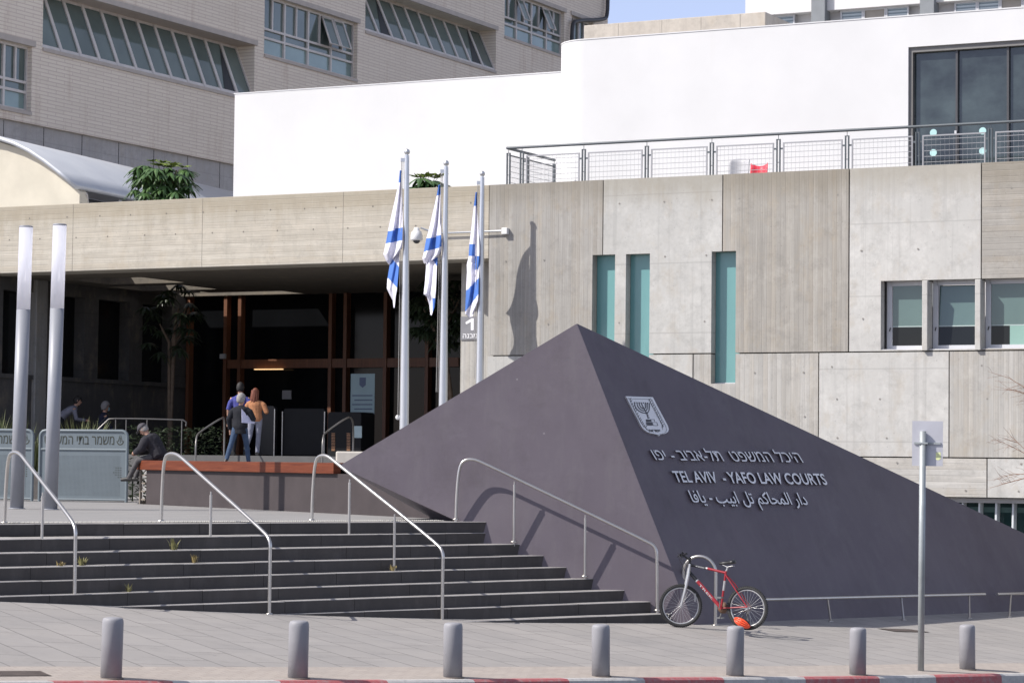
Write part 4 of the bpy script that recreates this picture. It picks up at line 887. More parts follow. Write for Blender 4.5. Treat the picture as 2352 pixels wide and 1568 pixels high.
# chairs on the terrace
def chair(label, x0, x1, yt, v, mat, hgt, low):
    a = FM @ fp(x0, yt, v); b = FM @ fp(x1, yt, v); zt0 = (a.z + b.z) / 2; w = (b - a).length; base = (a + b) / 2; base.z = ZTER
    r = thing('terrace_chair', label, 'chair', base, A27); hs = zt0 - ZTER
    mb = MB(); mb.smooth = True; n = 10; rows_ = 5; vv = []
    for j in range(rows_ + 1):
        for i in range(n + 1):
            t = i / n * 2 - 1; z = hs * (0.48 + 0.52 * j / rows_) - (0.05 * t * t if (j == rows_ and not low) else (-0.06 * t * t if j == rows_ else 0)); vv.append((t * w / 2, -0.12 * t * t + 0.06 - 0.06 * j / rows_ * -1, z))
    ff = [(j * (n + 1) + i, j * (n + 1) + i + 1, (j + 1) * (n + 1) + i + 1, (j + 1) * (n + 1) + i) for j in range(rows_) for i in range(n)]
    mb.mesh(vv, ff); bk = mb.build('backrest', mat, r, world=False); s_ = bk.modifiers.new('thickness', 'SOLIDIFY'); s_.thickness = 0.02
    mb = MB(); mb.box(-w / 2 * 0.9, w / 2 * 0.9, -0.42, 0.06, hs * 0.46, hs * 0.5); mb.build('seat', mat, r, world=False, bevel=0.015)
    for sx in (-1, 1):
        for yy in (-0.38, 0.02): mb = MB(); mb.tube([(sx * w * 0.38, yy, 0), (sx * w * 0.36, yy, hs * 0.46)], 0.014, 8); mb.build('leg', steel, r, world=False)
chair('grey plastic chair with a tall rounded back behind the terrace railing', 1675, 1722.5, 363, 1.3, plain('grey_plastic_chair', (0.42, 0.42, 0.44), 0.5), 0.9, False)
chair('red plastic chair next to the grey one behind the terrace railing', 1724, 1764, 381, 1.7, plain('red_plastic_chair', (0.75, 0.06, 0.09), 0.45), 0.8, True)

# ================================================================== CONCRETE ROOF BLOCK, WHITE TOWER AT THE RIGHT
rbk = thing('concrete_roof_block', 'bare concrete parapet block showing above the white building', 'rooftop block', O0 + VX * 9, A27)
def vp_(x, y, v): return FI @ on_plane(x, y, O0 + VX * v, VX)
za_ = (vp_(1345, 57, 9).z + vp_(1758, 29, 9).z) / 2; xa = vp_(1341, 70, 9).x; xb = vp_(1758, 50, 9).x
mb = MB(); mb.box(xa, xb, 0, 3.5, za_ - 3.5, za_); mb.build('parapet', concrete('rooftop_concrete', (0.45, 0.41, 0.36), 'smooth', seed=14, stain=0.4), rbk, world=False, bevel=0.02)
mb = MB()
for x in (1420, 1520, 1610, 1700): u = vp_(x, 60, 9).x; mb.box(u - 0.006, u + 0.006, -0.004, 0.01, za_ - 3.4, za_ - 0.02)
mb.build('joint_lines', plain('joint_grey', (0.25, 0.23, 0.2), 0.9), rbk, world=False)
tw2 = thing('white_apartment_tower', 'white tower with grey pillars and blinds in its windows at the upper right', 'building', O0 + VX * 27, A27)
vt = 27; x0 = vp_(1712, 30, vt).x; x1 = vp_(2352, 10, vt).x + 8; zs = vp_(1800, 50, vt).z
def q_(x, y): p = vp_(x, y, vt); return p.x, p.z
wtop = (q_(1770, 35)[1] + q_(2000, 16)[1]) / 2; wx0 = q_(1764, 40)[0]
mb = MB(); slab(mb, x0, x1, zs - 12, zs + 9, 0, 0.5, [(wx0, x1 + 1, wtop - 1.7, wtop)]); mb.box(x0, x1, 0.5, 12, zs - 12, zs + 9); mb.build('wall', plain('tower_white', (0.66, 0.65, 0.65), 0.8, 0, 0.04, 0.4), tw2, world=False)
for x in (1884.5, 2134):
    u = q_(x, 20)[0]; mb = MB(); mb.box(u - 0.24, u + 0.24, -0.25, 0.3, zs - 12, zs + 9); mb.build('pillar', plain('tower_grey', (0.21, 0.225, 0.24), 0.7), tw2, world=False)
bl = NT('window_blinds'); sp = bl.n('ShaderNodeSeparateXYZ'); bl.l(bl.obj(), sp.inputs[0]); wv_ = bl.math('FRACT', bl.math('MULTIPLY', sp.outputs[2], 9.0)); bl.col(bl.ramp(wv_, 0.3, 0.6, (0.16, 0.2, 0.22), (0.42, 0.48, 0.5))); bl.set(0.15)
tan_ = plain('tan_blind', (0.32, 0.29, 0.25), 0.5)
k = 0; x = 1768
while x < 2420:
    if not any(abs(x + 26 - c) < 40 for c in (1884.5, 2134)):
        a, b = q_(x, 40)[0], q_(x + 52, 40)[0]
        mb = MB(); mb.box(a + 0.05, b - 0.05, 0.25, 0.28, wtop - 1.65, wtop - 0.06); w = mb.build('window', bl.m if k % 4 in (0, 1, 3) else tan_, tw2, world=False)
        mb = MB(); mb.box(a, a + 0.05, 0.2, 0.3, wtop - 1.69, wtop - 0.001); mb.box(b - 0.05, b, 0.2, 0.3, wtop - 1.69, wtop - 0.001); mb.box(a + 0.05, b - 0.05, 0.2, 0.3, wtop - 0.06, wtop - 0.002); mb.build('frame', alu, w, world=False)
        k += 1
    x += 52.5

# ================================================================== BRICK TOWER at the upper left (face runs straight back)
TO = Vector((0, 130, 0)); A63 = radians(63); TM = Matrix.Translation(TO) @ Matrix.Rotation(A63, 4, 'Z'); TI = TM.inverted()
def tp(x, y, d=0.0): return TI @ on_plane(x, y, TO + UX * d, UX)      # local x along the face, local -y outward
tow = thing('brick_tower', 'tall pale grey brick office tower with tilted ribbon windows at the upper left', 'building', TO, A63)
brk = NT('pale_grey_brick'); sx = brk.n('ShaderNodeSeparateXYZ'); brk.l(brk.obj(), sx.inputs[0]); cmb = brk.n('ShaderNodeCombineXYZ'); brk.l(sx.outputs[0], cmb.inputs[0]); brk.l(sx.outputs[2], cmb.inputs[1])
b = bricks(brk, cmb.outputs[0], 1.0, 0.142, 0.018); b.inputs['Color1'].default_value = (0.75, 0.67, 0.565, 1); b.inputs['Color2'].default_value = (0.81, 0.73, 0.62, 1); b.inputs['Mortar'].default_value = (0.6, 0.5, 0.43, 1)
rs = brk.noise(brk.mapped((1.1, 1.1, 0.12)), 1.0, 7, 0.7); c = brk.mix(brk.math('MULTIPLY', brk.ramp(rs, 0.55, 0.78), 0.55), b.outputs['Color'], (0.3, 0.16, 0.09)); c = brk.mix(brk.math('MULTIPLY', brk.noise(brk.obj(), 0.35, 5), 0.3), c, (0.68, 0.59, 0.52))
brk.col(c); brk.set(0.85, 0, 0.2); brk.bump(b.outputs['Fac'], -0.5, 0.02)
def bay(xl, xr, bl_, br_, tl_, tr_):
    a, b2 = tp(*xl).x, tp(*xr).x; zb_ = (tp(*bl_).z + tp(*br_).z) / 2; zt2 = (tp(*tl_).z + tp(*tr_).z) / 2; return (a, b2, zb_, zt2)
bays = [bay((-150, 200), (72, 200), (10, 242), (72, 261), (10, 93), (70, 106)),
        bay((98, 80), (584, 180), (98, 101), (536, 224), (258, 0), (585, 116)),
        bay((607, 80), (821, 100), (607, 121), (819, 186), (653, 0), (821, 55)),
        bay((839, 40), (1139, 120), (839, 61), (1136, 171), (953, 0), (1138, 75)),
        bay((1159, 40), (1296, 100), (1158, 79), (1296, 132), (1223, 0), (1296, 30))]
bays.append((bays[4][1] + 0.9, bays[4][1] + 3.6, bays[4][2], bays[4][3]))
zcon = (tp(78, 275).z + tp(530, 386).z) / 2
wa, wz = tp(-400, 300).x, tp(1396, 60).x
mb = MB(); slab(mb, wa, wz, zcon, 45, 0, 1.1, bays); mb.box(wa, wz, 1.1, 16, zcon, 45); mb.build('brick_wall', brk.m, tow, world=False)
mb = MB(); mb.box(wa, wz, 0.15, 16, -3, zcon - 0.001); mb.build('concrete_base', concrete('base_concrete', (0.45, 0.43, 0.42), 'smooth', seed=15), tow, world=False)
mb = MB()
for k in range(30):
    xx = wa + k * 2.4; mb.box(xx - 0.015, xx + 0.015, 0.143, 0.16, -2, zcon - 0.02)
mb.build('base_joints', dark, tow, world=False)
gls = plain('tower_glass', (0.115, 0.15, 0.14), 0.06, 0, 0.25, 0.4, 0.7); gls2 = plain('tower_glass_green', (0.21, 0.29, 0.28), 0.08, 0, 0.2, 0.5, 0.7); dkg = plain('open_window_dark', (0.015, 0.015, 0.016), 0.5)
wf = plain('tower_frame', (0.6, 0.56, 0.53), 0.5); trim = plain('tower_trim', (0.45, 0.4, 0.36), 0.7)
for k, (a, b2, c, d) in enumerate(bays):
    mb = MB(); mb.box(a - 0.15, b2 + 0.15, -0.07, 0.0 - 0.002, d - 0.0, d + 0.22); mb.box(a, b2, -0.06, 0.3, c - 0.14, c); mb.build('lintel', trim, tow, world=False)
    if k in (1, 3):                                          # tilted glazing, foot at the wall face and head set back
        n = 12 if k == 1 else 10; dep = 0.95
        def TP(u, s, o=0.0): return (u, 0.06 + dep * s + o, c + (d - c) * s)
        mb = MB(); mb.quad(TP(a, 0), TP(b2, 0), TP(b2, 1), TP(a, 1)); w = mb.build('tilted_window', gls, tow, world=False)
        for q in range(n + 1):
            u = a + (b2 - a) * q / n; mb = MB(); e = 0.085
            mb.prism([TP(u - e, 0, -0.07), TP(u + e, 0, -0.07), TP(u + e, 1, -0.07), TP(u - e, 1, -0.07)], (0, 0.06, 0)); mb.build('mullion', wf, w, world=False)
        mb = MB(); mb.prism([TP(a, 0, -0.05), TP(b2, 0, -0.05), TP(b2, 0.06, -0.05), TP(a, 0.06, -0.05)], (0, 0.045, 0)); mb.prism([TP(a, 0.95, -0.05), TP(b2, 0.95, -0.05), TP(b2, 1, -0.05), TP(a, 1, -0.05)], (0, 0.045, 0)); mb.build('rail', wf, w, world=False)
        q = n - 2 if k == 1 else 0.55
        for q in ([n - 2] if k == 1 else [1, n - 2]):         # sash standing open
            u = a + (b2 - a) * q / n; u2 = u + (b2 - a) / n
            mb = MB(); mb.poly([TP(u + (u2 - u) * 0.25, 0.03, -0.02), TP(u2 - 0.1, 0.03, -0.02), TP(u2 - 0.1, 0.93, -0.02)]); mb.build('open_sash', dkg, w, world=False)
    else:
        mb = MB(); mb.cur = 0; mb.quad((a, 0.3, c), (b2, 0.3, c), (b2, 0.3, d), (a, 0.3, d)); zz = c + (d - c) * 0.3; mb.cur = 1; mb.quad((a, 0.295, c), (b2, 0.295, c), (b2, 0.295, zz), (a, 0.295, zz)); w = mb.build('grid_window', [gls, gls2], tow, world=False)
        n = 4 if b2 - a > 5 else 2
        mb = MB(); e = 0.06
        for q in range(n + 1): u = a + (b2 - a) * q / n; mb.box(u - e, u + e, 0.2, 0.294, c, d)
        for z in (c + 0.05, zz, c + (d - c) * 0.45, d - 0.05): mb.box(a, b2, 0.205, 0.2935, z - 0.05, z + 0.05)
        for q in range(n): u = a + (b2 - a) * (q + 0.5) / n; mb.box(u - 0.045, u + 0.045, 0.21, 0.293, c + (d - c) * 0.45, d)
        mb.build('grid_frame', wf, w, world=False)
        if k in (2, 4):
            for q in ((2.5, 3.0) if k == 2 else (0.9, 2.6)):
                u = a + (b2 - a) * q / 4 + 0.1; u2 = u + (b2 - a) / 8 - 0.15; z1_, z2_ = c + (d - c) * 0.47, d - 0.15
                mb = MB(); mb.prism([(u, -0.28, z1_), (u2, -0.28, z1_), (u2, 0.18, z2_), (u, 0.18, z2_)], (0, 0.03, 0)); sa = mb.build('open_sash', gls, w, world=False)
                mb = MB(); mb.tube([(u, -0.29, z1_), (u2, -0.29, z1_), (u2, 0.17, z2_), (u, 0.17, z2_)], 0.05, 6, closed=True); mb.build('sash_frame', wf, sa, world=False)
p1 = [(1396, -40), (1396, 36), (1388, 46), (1322, 48), (1314, 56), (1313, 130)]
mb = MB(); mb.tube(smooth_path([TM @ (tp(x, y, 0.25)) for x, y in p1], 2), 0.11, 12); mb.build('downpipe', plain('black_pipe', (0.035, 0.035, 0.04), 0.5), tow)

# ================================================================== VAULT ROOFED HALL
VO = Vector((0, 71.0, 0)); vd = Vector((sin(radians(19.7)), cos(radians(19.7)), 0))
vh = thing('vaulted_hall', 'cream walled hall under a curved white metal roof behind the canopy', 'building', VO, A27)
HM = MX[vh.name]
def hp_(x, y): return on_plane(x, y, VO, VX)
arc = [(-230, 362), (-180, 330), (-120, 312), (-60, 308), (0, 318), (40, 331), (75, 348), (110, 371), (145, 398), (183, 431)]
pa = [hp_(x, y) for x, y in arc]
crm = plain('cream_render', (0.56, 0.52, 0.43), 0.85, 0, 0.08, 1.2); rfm = NT('white_metal_roof')
vv_ = rfm.noise(rfm.obj(), 0.8, 4); rfm.col(rfm.ramp(vv_, 0.3, 0.7, (0.46, 0.48, 0.52), (0.53, 0.55, 0.58))); rfm.set(0.35, 0.3, 0.5)
mb = MB(); lowz = ZTER + 0.01; pts = [p + UX * 0.0 + Vector((0, 0, -0.12)) for p in pa]; mb.prism([*pts, Vector((pts[-1].x, pts[-1].y, lowz)), Vector((pts[0].x, pts[0].y, lowz))], vd * 0.5); mb.build('end_wall', crm, vh)
mb = MB(); mb.smooth = True; ext = vd * 21; fr_ = -vd * 0.25; n = len(pa)
vsl = [p + fr_ for p in pa] + [p + ext for p in pa]; mb.mesh(vsl, [(i, i + 1, n + i + 1, n + i) for i in range(n - 1)]); ro = mb.build('curved_roof', rfm.m, vh); sd = ro.modifiers.new('thickness', 'SOLIDIFY'); sd.thickness = 0.14; sd.offset = 0
mb = MB(); e0 = pa[-1] - UX * 0.9; 
mb.prism([e0 + vd * 0.5 + Vector((0, 0, -3)), e0 + vd * 16 + Vector((0, 0, -3)), e0 + vd * 16 + Vector((0, 0, -0.1)), e0 + vd * 0.5 + Vector((0, 0, -0.1))], -UX * 0.2); mb.build('side_wall', plain('dark_side_glass', (0.03, 0.032, 0.034), 0.15), vh)
for k in range(6):
    a = pa[-1] + vd * (0.4 + k * 2.2) + Vector((0, 0, -0.15)); b2 = e0 + vd * (1.6 + k * 2.2) + Vector((0, 0, -1.6)); mb = MB(); mb.tube([a, b2 + UX * 0.4], 0.06, 8); mb.build('roof_strut', plain('strut_grey', (0.5, 0.47, 0.43), 0.6), vh)
# ================================================================== FLAGPOLES AND FLAGS
alup = plain('anodised_pole', (0.6, 0.61, 0.62), 0.3, 0.75, 0.04, 2)
blue = plain('flag_blue', (0.055, 0.15, 0.47), 0.8, 0, 0.05, 4); fwhite = plain('flag_white', (0.68, 0.67, 0.76), 0.85, 0, 0.04, 4)
def C6(x, y): return ((900 + x / 2.118) / 1.0884, (360 + y / 2.118) / 1.0884)
pole_lab = ['tallest looking silver flagpole, leftmost of the three', 'silver flagpole between the two others', 'silver flagpole nearest the concrete wall']
flag_lab = ['blue and white flag hanging from the leftmost flagpole', 'blue and white flag hanging from the middle flagpole', 'blue and white flag nearest the wall, hanging folded from the right flagpole']
PY = [55.37, 57.38, 59.39]; PX = [(935, 349, 928, 985), (1025, 375, 1017.5, 930), (1108, 399, 1102, 876)]
flags = []
for i in range(3):
    Y = PY[i]; xt, yt, xb, yb_ = PX[i]; top = at_y(xt, yt, Y); lo = at_y(xb, yb_, Y); base = lo + (lo - top) * ((lo.z - ZT) / (top.z - lo.z)); base.z = ZT
    r = thing('flagpole', pole_lab[i], 'flagpole', base, 0, 'silver flagpoles')
    hgt = (top - base).length
    mb = MB(); mb.tube([base, base + (top - base) * 0.25, top - (top - base).normalized() * 0.08], [0.105, 0.098, 0.05], 20); mb.build('pole', alup, r)
    mb = MB(); mb.ball(top, 0.066, 16); mb.tube([top - Vector((0, 0, 0.1)), top - Vector((0, 0, 0.05))], 0.03, 10); mb.build('finial', alup, r)
    tx = at_y(*C6(*((228, 85), (437, 145), (630, 205))[i]), Y); mb = MB(); mb.box(tx.x - 0.05, tx.x + 0.09, Y - 0.015, Y + 0.015, tx.z - 0.04, tx.z + 0.04); mb.build('truck', alup, r)
    hb = at_y(*((914, 958), (1002, 900), (1090, 870))[i], Y); mb = MB(); mb.tube([tx - Vector((0.03, 0, 0)), Vector((hb.x, Y - 0.02, hb.z))], 0.008, 6); mb.tube([tx + Vector((0.0, 0.02, 0)), Vector((hb.x + 0.04, Y + 0.02, hb.z))], 0.006, 6); mb.build('halyard', plain('grey_rope', (0.3, 0.29, 0.28), 0.8), r)
    if i == 0: mb = MB(); mb.ball(hb, 0.055, 12, (1, 0.5, 1)); mb.build('counterweight', plain('white_weight', (0.7, 0.7, 0.7), 0.5), r)
def flag(i, sheets):
    Y = PY[i]; r0 = at_y(*C6(*sheets[0]['rows'][0][:2]), Y); mb = MB(); mb.smooth = True
    for sh_ in sheets:
        rows_ = sh_['rows']; NT_, NS = 18, 60; ys = [r[1] for r in rows_]
        V_ = []
        for a in range(NS + 1):
            s = a / NS * (len(rows_) - 1); k = min(int(s), len(rows_) - 2); f = s - k
            L0, L1 = rows_[k], rows_[k + 1]; f2 = f
            xl = L0[0] + (L1[0] - L0[0]) * f2; yl = L0[1] + (L1[1] - L0[1]) * f2; xr = L0[2] + (L1[2] - L0[2]) * f2; yr = L0[3] + (L1[3] - L0[3]) * f2
            wpx = abs(xr - xl) / 2.118 / 1.0884; wm = wpx * Y / FPX
            for b in range(NT_ + 1):
                t = b / NT_; x = xl + (xr - xl) * t; y = yl + (yr - yl) * t
                dep = (0.16 * wm + 0.02) * sin(t * sh_['folds'] * 2 * pi + sh_.get('ph', 0) + a * 0.05) + 0.05 * wm * sin(t * 17 + a * 0.2) + sh_['dy'] + (1 - t) * ((0.5 if sh_ is sheets[0] else 0.38) * min(1.0, (y - sheets[0]['rows'][0][1]) / 600.0)) + 0.06 * sin(a * 0.12 + sh_.get('ph', 0))
                V_.append((at_y(*C6(x, y), Y + dep), x, y, t))
        k0 = len(mb.v); mb.v += [q[0] for q in V_]
        for a in range(NS):
            for b in range(NT_):
                q = V_[a * (NT_ + 1) + b]; q2 = V_[(a + 1) * (NT_ + 1) + b + 1]; cx, cy = (q[1] + q2[1]) / 2, (q[2] + q2[2]) / 2
                mi = 1 if sh_['blue'](cx, cy, (b + .5) / NT_) else 0
                mb.f.append((k0 + a * (NT_ + 1) + b, k0 + a * (NT_ + 1) + b + 1, k0 + (a + 1) * (NT_ + 1) + b + 1, k0 + (a + 1) * (NT_ + 1) + b)); mb.mi.append(mi); mb.sm.append(True)
    r = mb.build('flag', [fwhite, blue]); tag(r, flag_lab[i], 'flag', 'blue and white flags'); md = r.modifiers.new('thickness', 'SOLIDIFY'); md.thickness = 0.006
ln = lambda x, x0, y0, x1, y1: y0 + (y1 - y0) * (x - x0) / (x1 - x0)
flag(0, [dict(rows=[(211, 140, 219, 140), (205, 200, 221, 195), (180, 320, 224, 310), (150, 450, 227, 440), (137, 530, 226, 512), (125, 585, 222, 548), (140, 620, 206, 572), (156, 640, 185, 590)], folds=1.6, dy=0, blue=lambda x, y, t: y < 207 or ln(x, 145, 465, 226, 438) < y < ln(x, 137, 530, 226, 508)),
         dict(rows=[(160, 565, 212, 560), (166, 600, 208, 600), (155, 660, 207, 650), (146, 715, 200, 730), (143, 765, 196, 772), (160, 800, 190, 805), (175, 828, 187, 835), (179, 866, 183, 868)], folds=1.2, dy=0.06, ph=1, blue=lambda x, y, t: ln(x, 160, 590, 208, 650) < y < ln(x, 146, 705, 198, 762))])
flag(1, [dict(rows=[(415, 218, 424, 215), (405, 275, 428, 268), (372, 425, 430, 415), (352, 500, 431, 490), (340, 568, 432, 548), (331, 608, 428, 580), (342, 634, 400, 605)], folds=1.7, dy=0, blue=lambda x, y, t: y < 275 or ln(x, 352, 503, 428, 484) < y < ln(x, 342, 570, 430, 545)),
         dict(rows=[(352, 600, 412, 600), (350, 660, 408, 650), (345, 730, 405, 730), (338, 795, 402, 790), (355, 808, 400, 830), (368, 850, 395, 862), (374, 905, 379, 908)], folds=1.3, dy=0.07, ph=2, blue=lambda x, y, t: (x > ln(y, 600, 378, 640, 402) and y < 645) or (y > 815 and x > 385))])
flag(2, [dict(rows=[(612, 255, 619, 255), (602, 330, 622, 325), (590, 450, 628, 440), (580, 530, 632, 530), (576, 600, 633, 600), (566, 640, 632, 650), (568, 690, 630, 700)], folds=1.5, dy=0, blue=lambda x, y, t: y < 332 or (532 < y < 592 and x < 608) or (x > 608 and 592 < y < 665)),
         dict(rows=[(572, 620, 630, 640), (566, 700, 630, 710), (563, 760, 628, 790), (560, 830, 625, 830), (558, 880, 612, 868), (558, 900, 605, 890), (582, 920, 597, 912)], folds=1.4, dy=-0.05, ph=1.5, blue=lambda x, y, t: ln(x, 565, 775, 628, 712) < y < ln(x, 558, 888, 628, 795))])

# ================================================================== SECURITY CAMERA
camw = plain('camera_white', (0.72, 0.72, 0.72), 0.4)
bxp = fp(1160.5, 531, -0.06); sc_ = thing('security_camera', 'white dome security camera on a long pipe arm against the canopy', 'camera', FM @ bxp, A27)
mb = MB(); mb.box(bxp.x - 0.075, bxp.x + 0.075, -0.12, -0.004, bxp.z - 0.075, bxp.z + 0.075); toW(mb).build('junction_box', camw, sc_, bevel=0.01)
a = fp(1152, 530, -0.09); b = fp(1008, 536, -0.09); c_ = fp(985, 530, -0.2); d_ = fp(966, 523, -0.3)
mb = MB(); mb.tube([a, b, c_, d_], 0.022, 8); toW(mb).build('arm', plain('pipe_grey', (0.5, 0.52, 0.55), 0.4, 0.3), sc_)
dm = fp(957, 543, -0.32); mb = MB(); mb.lathe([(0.03, 0.22), (0.07, 0.2), (0.07, 0.15), (0.12, 0.11), (0.145, 0.03), (0.15, -0.08), (0.13, -0.1), (0.02, -0.105)], dm, 20); toW(mb).build('housing', camw, sc_)
mb = MB(); mb.ball(dm + Vector((0, 0, -0.1)), 0.09, 14, (1, 1, 0.85)); toW(mb).build('dome', plain('dark_dome', (0.05, 0.05, 0.055), 0.1), sc_)

# ================================================================== BARRIERS
barm = plain('blue_grey_paint', (0.145, 0.175, 0.193), 0.45, 0, 0.06, 3); hole = plain('cut_out_dark', (0.05, 0.055, 0.045), 0.9); holeL = plain('perforation_shade', (0.085, 0.105, 0.117), 0.8)
b0 = on_z(90, 1150.5, 0); b1 = on_z(290, 1153.5, 0); bdir = (b1 - b0).normalized(); bl_n = (b1 - b0).length; bm_ang = atan2(bdir.y, bdir.x)
bar = thing('barrier', 'blue grey steel barrier with cut-out Hebrew lettering left of the timber bench', 'barrier', b0, bm_ang, 'steel barriers')
hb_ = 162 * b0.y / FPX; rr = 0.12; pth = [(0, 0, 0), (0, 0, hb_ - rr)] + [(rr - rr * cos(t), 0, hb_ - rr + rr * sin(t)) for t in (pi / 6, pi / 3, pi / 2)] + [(bl_n - rr + rr * sin(t), 0, hb_ - rr + rr * cos(t)) for t in (0, pi / 6, pi / 3)] + [(bl_n, 0, hb_ - rr), (bl_n, 0, 0)]
mb = MB(); mb.tube(pth, 0.035, 10); mb.tube([(0, 0, 0.05), (bl_n, 0, 0.05)], 0.025, 8); zmid = hb_ * 0.735; mb.tube([(0, 0, zmid), (bl_n, 0, zmid)], 0.03, 8); mb.build('frame', barm, bar, world=False)
mb = MB(); mb.box(0.03, bl_n - 0.03, -0.006, 0.006, zmid + 0.02, hb_ - 0.025); up_p = mb.build('name_panel', barm, bar, world=False)
mb = MB(); mb.cur = 0; mb.box(0.03, bl_n - 0.03, -0.006, 0.006, 0.06, zmid - 0.02)
mb.cur = 1; nx_, nz_ = 58, 34
for i in range(nx_):
    for j in range(nz_):
        x = 0.16 + (bl_n - 0.32) * i / (nx_ - 1); z = 0.14 + (zmid - 0.28) * j / (nz_ - 1); h_ = 0.0065; mb.quad((x - h_, -0.0075, z - h_), (x + h_, -0.0075, z - h_), (x + h_, -0.0075, z + h_), (x - h_, -0.0075, z + h_))
mb.cur = 2
for x, z in [(bl_n - 0.3 + 0.055 * a_, zmid * 0.48 + 0.05 * c2) for a_ in range(4) for c2 in range(5) if a_ + c2 > 1 and not (a_ == 0 and c2 > 2)]: mb.quad((x - .014, -0.0085, z - .01), (x + .014, -0.0085, z - .01), (x + .014, -0.0085, z + .01), (x - .014, -0.0085, z + .01))
mb.build('mesh_panel', [barm, holeL, hole], bar, world=False)
vsx, fsx, x0, x1 = text_mesh('טפשמה יתב רמשמ', 1.0, 0.002, 0.0); mb = MB(); wd = bl_n * 0.80; mb.mesh([(bl_n * 0.05 + (v.x - x0) / (x1 - x0) * wd, -0.009 - v.z, zmid + 0.115 + v.y * 0.3) for v in vsx], fsx); mb.build('cut_out_lettering', hole, up_p, world=False)
mb = MB(); cx, cz = bl_n - 0.16, zmid + 0.215
for k in range(12):
    a0, a1 = pi + pi * k / 12, pi + pi * (k + 1) / 12; mb.quad(*[(cx + rr_ * cos(t), -0.0085, cz - 0.02 + rr_ * sin(t) * 1.1) for t, rr_ in ((a0, 0.085), (a1, 0.085), (a1, 0.062), (a0, 0.062))])
for s_ in (-1, 1): mb.quad((cx + s_ * 0.004, -0.0085, cz + 0.12), (cx + s_ * 0.018, -0.0085, cz + 0.09), (cx + s_ * 0.055, -0.0085, cz - 0.03), (cx + s_ * 0.035, -0.0085, cz - 0.04))
mb.quad((cx - 0.008, -0.0086, cz - 0.06), (cx + 0.008, -0.0086, cz - 0.06), (cx + 0.008, -0.0086, cz + 0.06), (cx - 0.008, -0.0086, cz + 0.06)); mb.build('cut_out_emblem', hole, up_p, world=False)
copy_tree(bar, loc=b0 - bdir * (bl_n + 0.17), rotz=bm_ang, label='blue grey steel barrier cut off by the left edge of the photo')

# ================================================================== PLANTS
def leafmat(name, a, b, rough=0.5):
    t = NT(name); t.col(t.ramp(t.noise(t.obj(), 6, 4), 0.3, 0.7, a, b)); t.set(rough, 0, 0.4)
    t.b.inputs['Subsurface Weight'].default_value = 0.0; return t.m
LEAF = leafmat('glossy_leaf', (0.04, 0.085, 0.03), (0.085, 0.15, 0.05), 0.3); YLEAF = leafmat('young_leaf', (0.14, 0.2, 0.03), (0.2, 0.26, 0.05), 0.4)
GRASS = leafmat('dry_green_blade', (0.1, 0.13, 0.045), (0.19, 0.2, 0.08)); BARK = plain('bark', (0.14, 0.1, 0.07), 0.9, 0, 0.25, 9)
def rnd(a, b): return random.uniform(a, b)
def leaflet(mb, p, d, L, w, droop):
    d = d.normalized(); side = d.cross(Vector((0, 0, 1))); side = side.normalized() if side.length > 1e-3 else Vector((1, 0, 0)); side = (side + Vector((0, 0, rnd(-.3, .3)))).normalized()
    pts = []
    for t in (0, 0.3, 0.65, 1.0): pts.append(p + d * (L * t) + Vector((0, 0, -droop * L * t * t)))
    ws_ = (0.12, 1.0, 0.85, 0.05)
    for k in range(3):
        a, b = pts[k], pts[k + 1]; wa_, wb2 = side * (w * ws_[k] / 2), side * (w * ws_[k + 1] / 2); dip = Vector((0, 0, -w * 0.15))
        mb.quad(a, b, b + wb2 + dip, a + wa_ + dip); mb.quad(a, a - wa_ + dip, b - wb2 + dip, b)
def umbrella_tree(label, base, crown_c, rad, n, Ll, young=True, sq=0.75, lm=None):
    r = thing('umbrella_tree', label, 'tree', base)
    mb = MB(); tips = []
    lo = crown_c - Vector((0, 0, rad * 0.75))
    for k in range(5):
        e = crown_c + Vector((rnd(-.6, .6) * rad, rnd(-.5, .5) * rad, rnd(-.1, .6) * rad)); mb.tube([base + Vector((rnd(-.05, .05), rnd(-.05, .05), 0)), lo + (e - lo) * 0.2, e], [0.06, 0.045, 0.02], 8)
    mb.build('trunk', BARK, r)
    mb = MB()
    for k in range(n):
        for _ in range(60):
            q = Vector((rnd(-1, 1), rnd(-1, 1), rnd(-0.8, 1)))
            if 0.35 < q.length < 1: break
        p = crown_c + Vector((q.x * rad, q.y * rad, q.z * rad * sq)); yl = young and q.z > 0.62
        mb.cur = 1 if yl else 0; nl = random.choice((8, 9, 10, 11)); ph = rnd(0, 6); up = 0.45 if yl else rnd(-0.15, 0.25); LL = Ll * rnd(0.75, 1.15) * (0.7 if yl else 1)
        mb.tube([p - Vector((q.x, q.y, 0)) * rad * 0.25 - Vector((0, 0, 0.1)), p], 0.008, 4, caps=False)
        for j in range(nl):
            a = ph + 2 * pi * j / nl; leaflet(mb, p, Vector((cos(a), sin(a), up + rnd(-.1, .1))), LL * rnd(.85, 1.1), LL * rnd(0.27, 0.36), rnd(0.5, 1.0) if not yl else 0.2)
    mb.build('crown', [lm or LEAF, YLEAF], r)
cA = at_y(372, 428, 66.5); umbrella_tree('umbrella tree with bright young top leaves in front of the vaulted roof', Vector((cA.x + 0.1, cA.y, ZTER - .2)), cA, 0.82, 90, 0.36, True, 1.0)
cB = at_y(978, 436, 63.2); umbrella_tree('umbrella tree top peeping over the canopy behind the left flags', Vector((cB.x, cB.y, ZTER - .2)), cB, 0.58, 40, 0.4, True, 0.8)
DLEAF = leafmat('shade_tinted_leaf', (0.014, 0.024, 0.012), (0.03, 0.045, 0.02), 0.4)  # leaf green darkened, with shade mixed into the colour
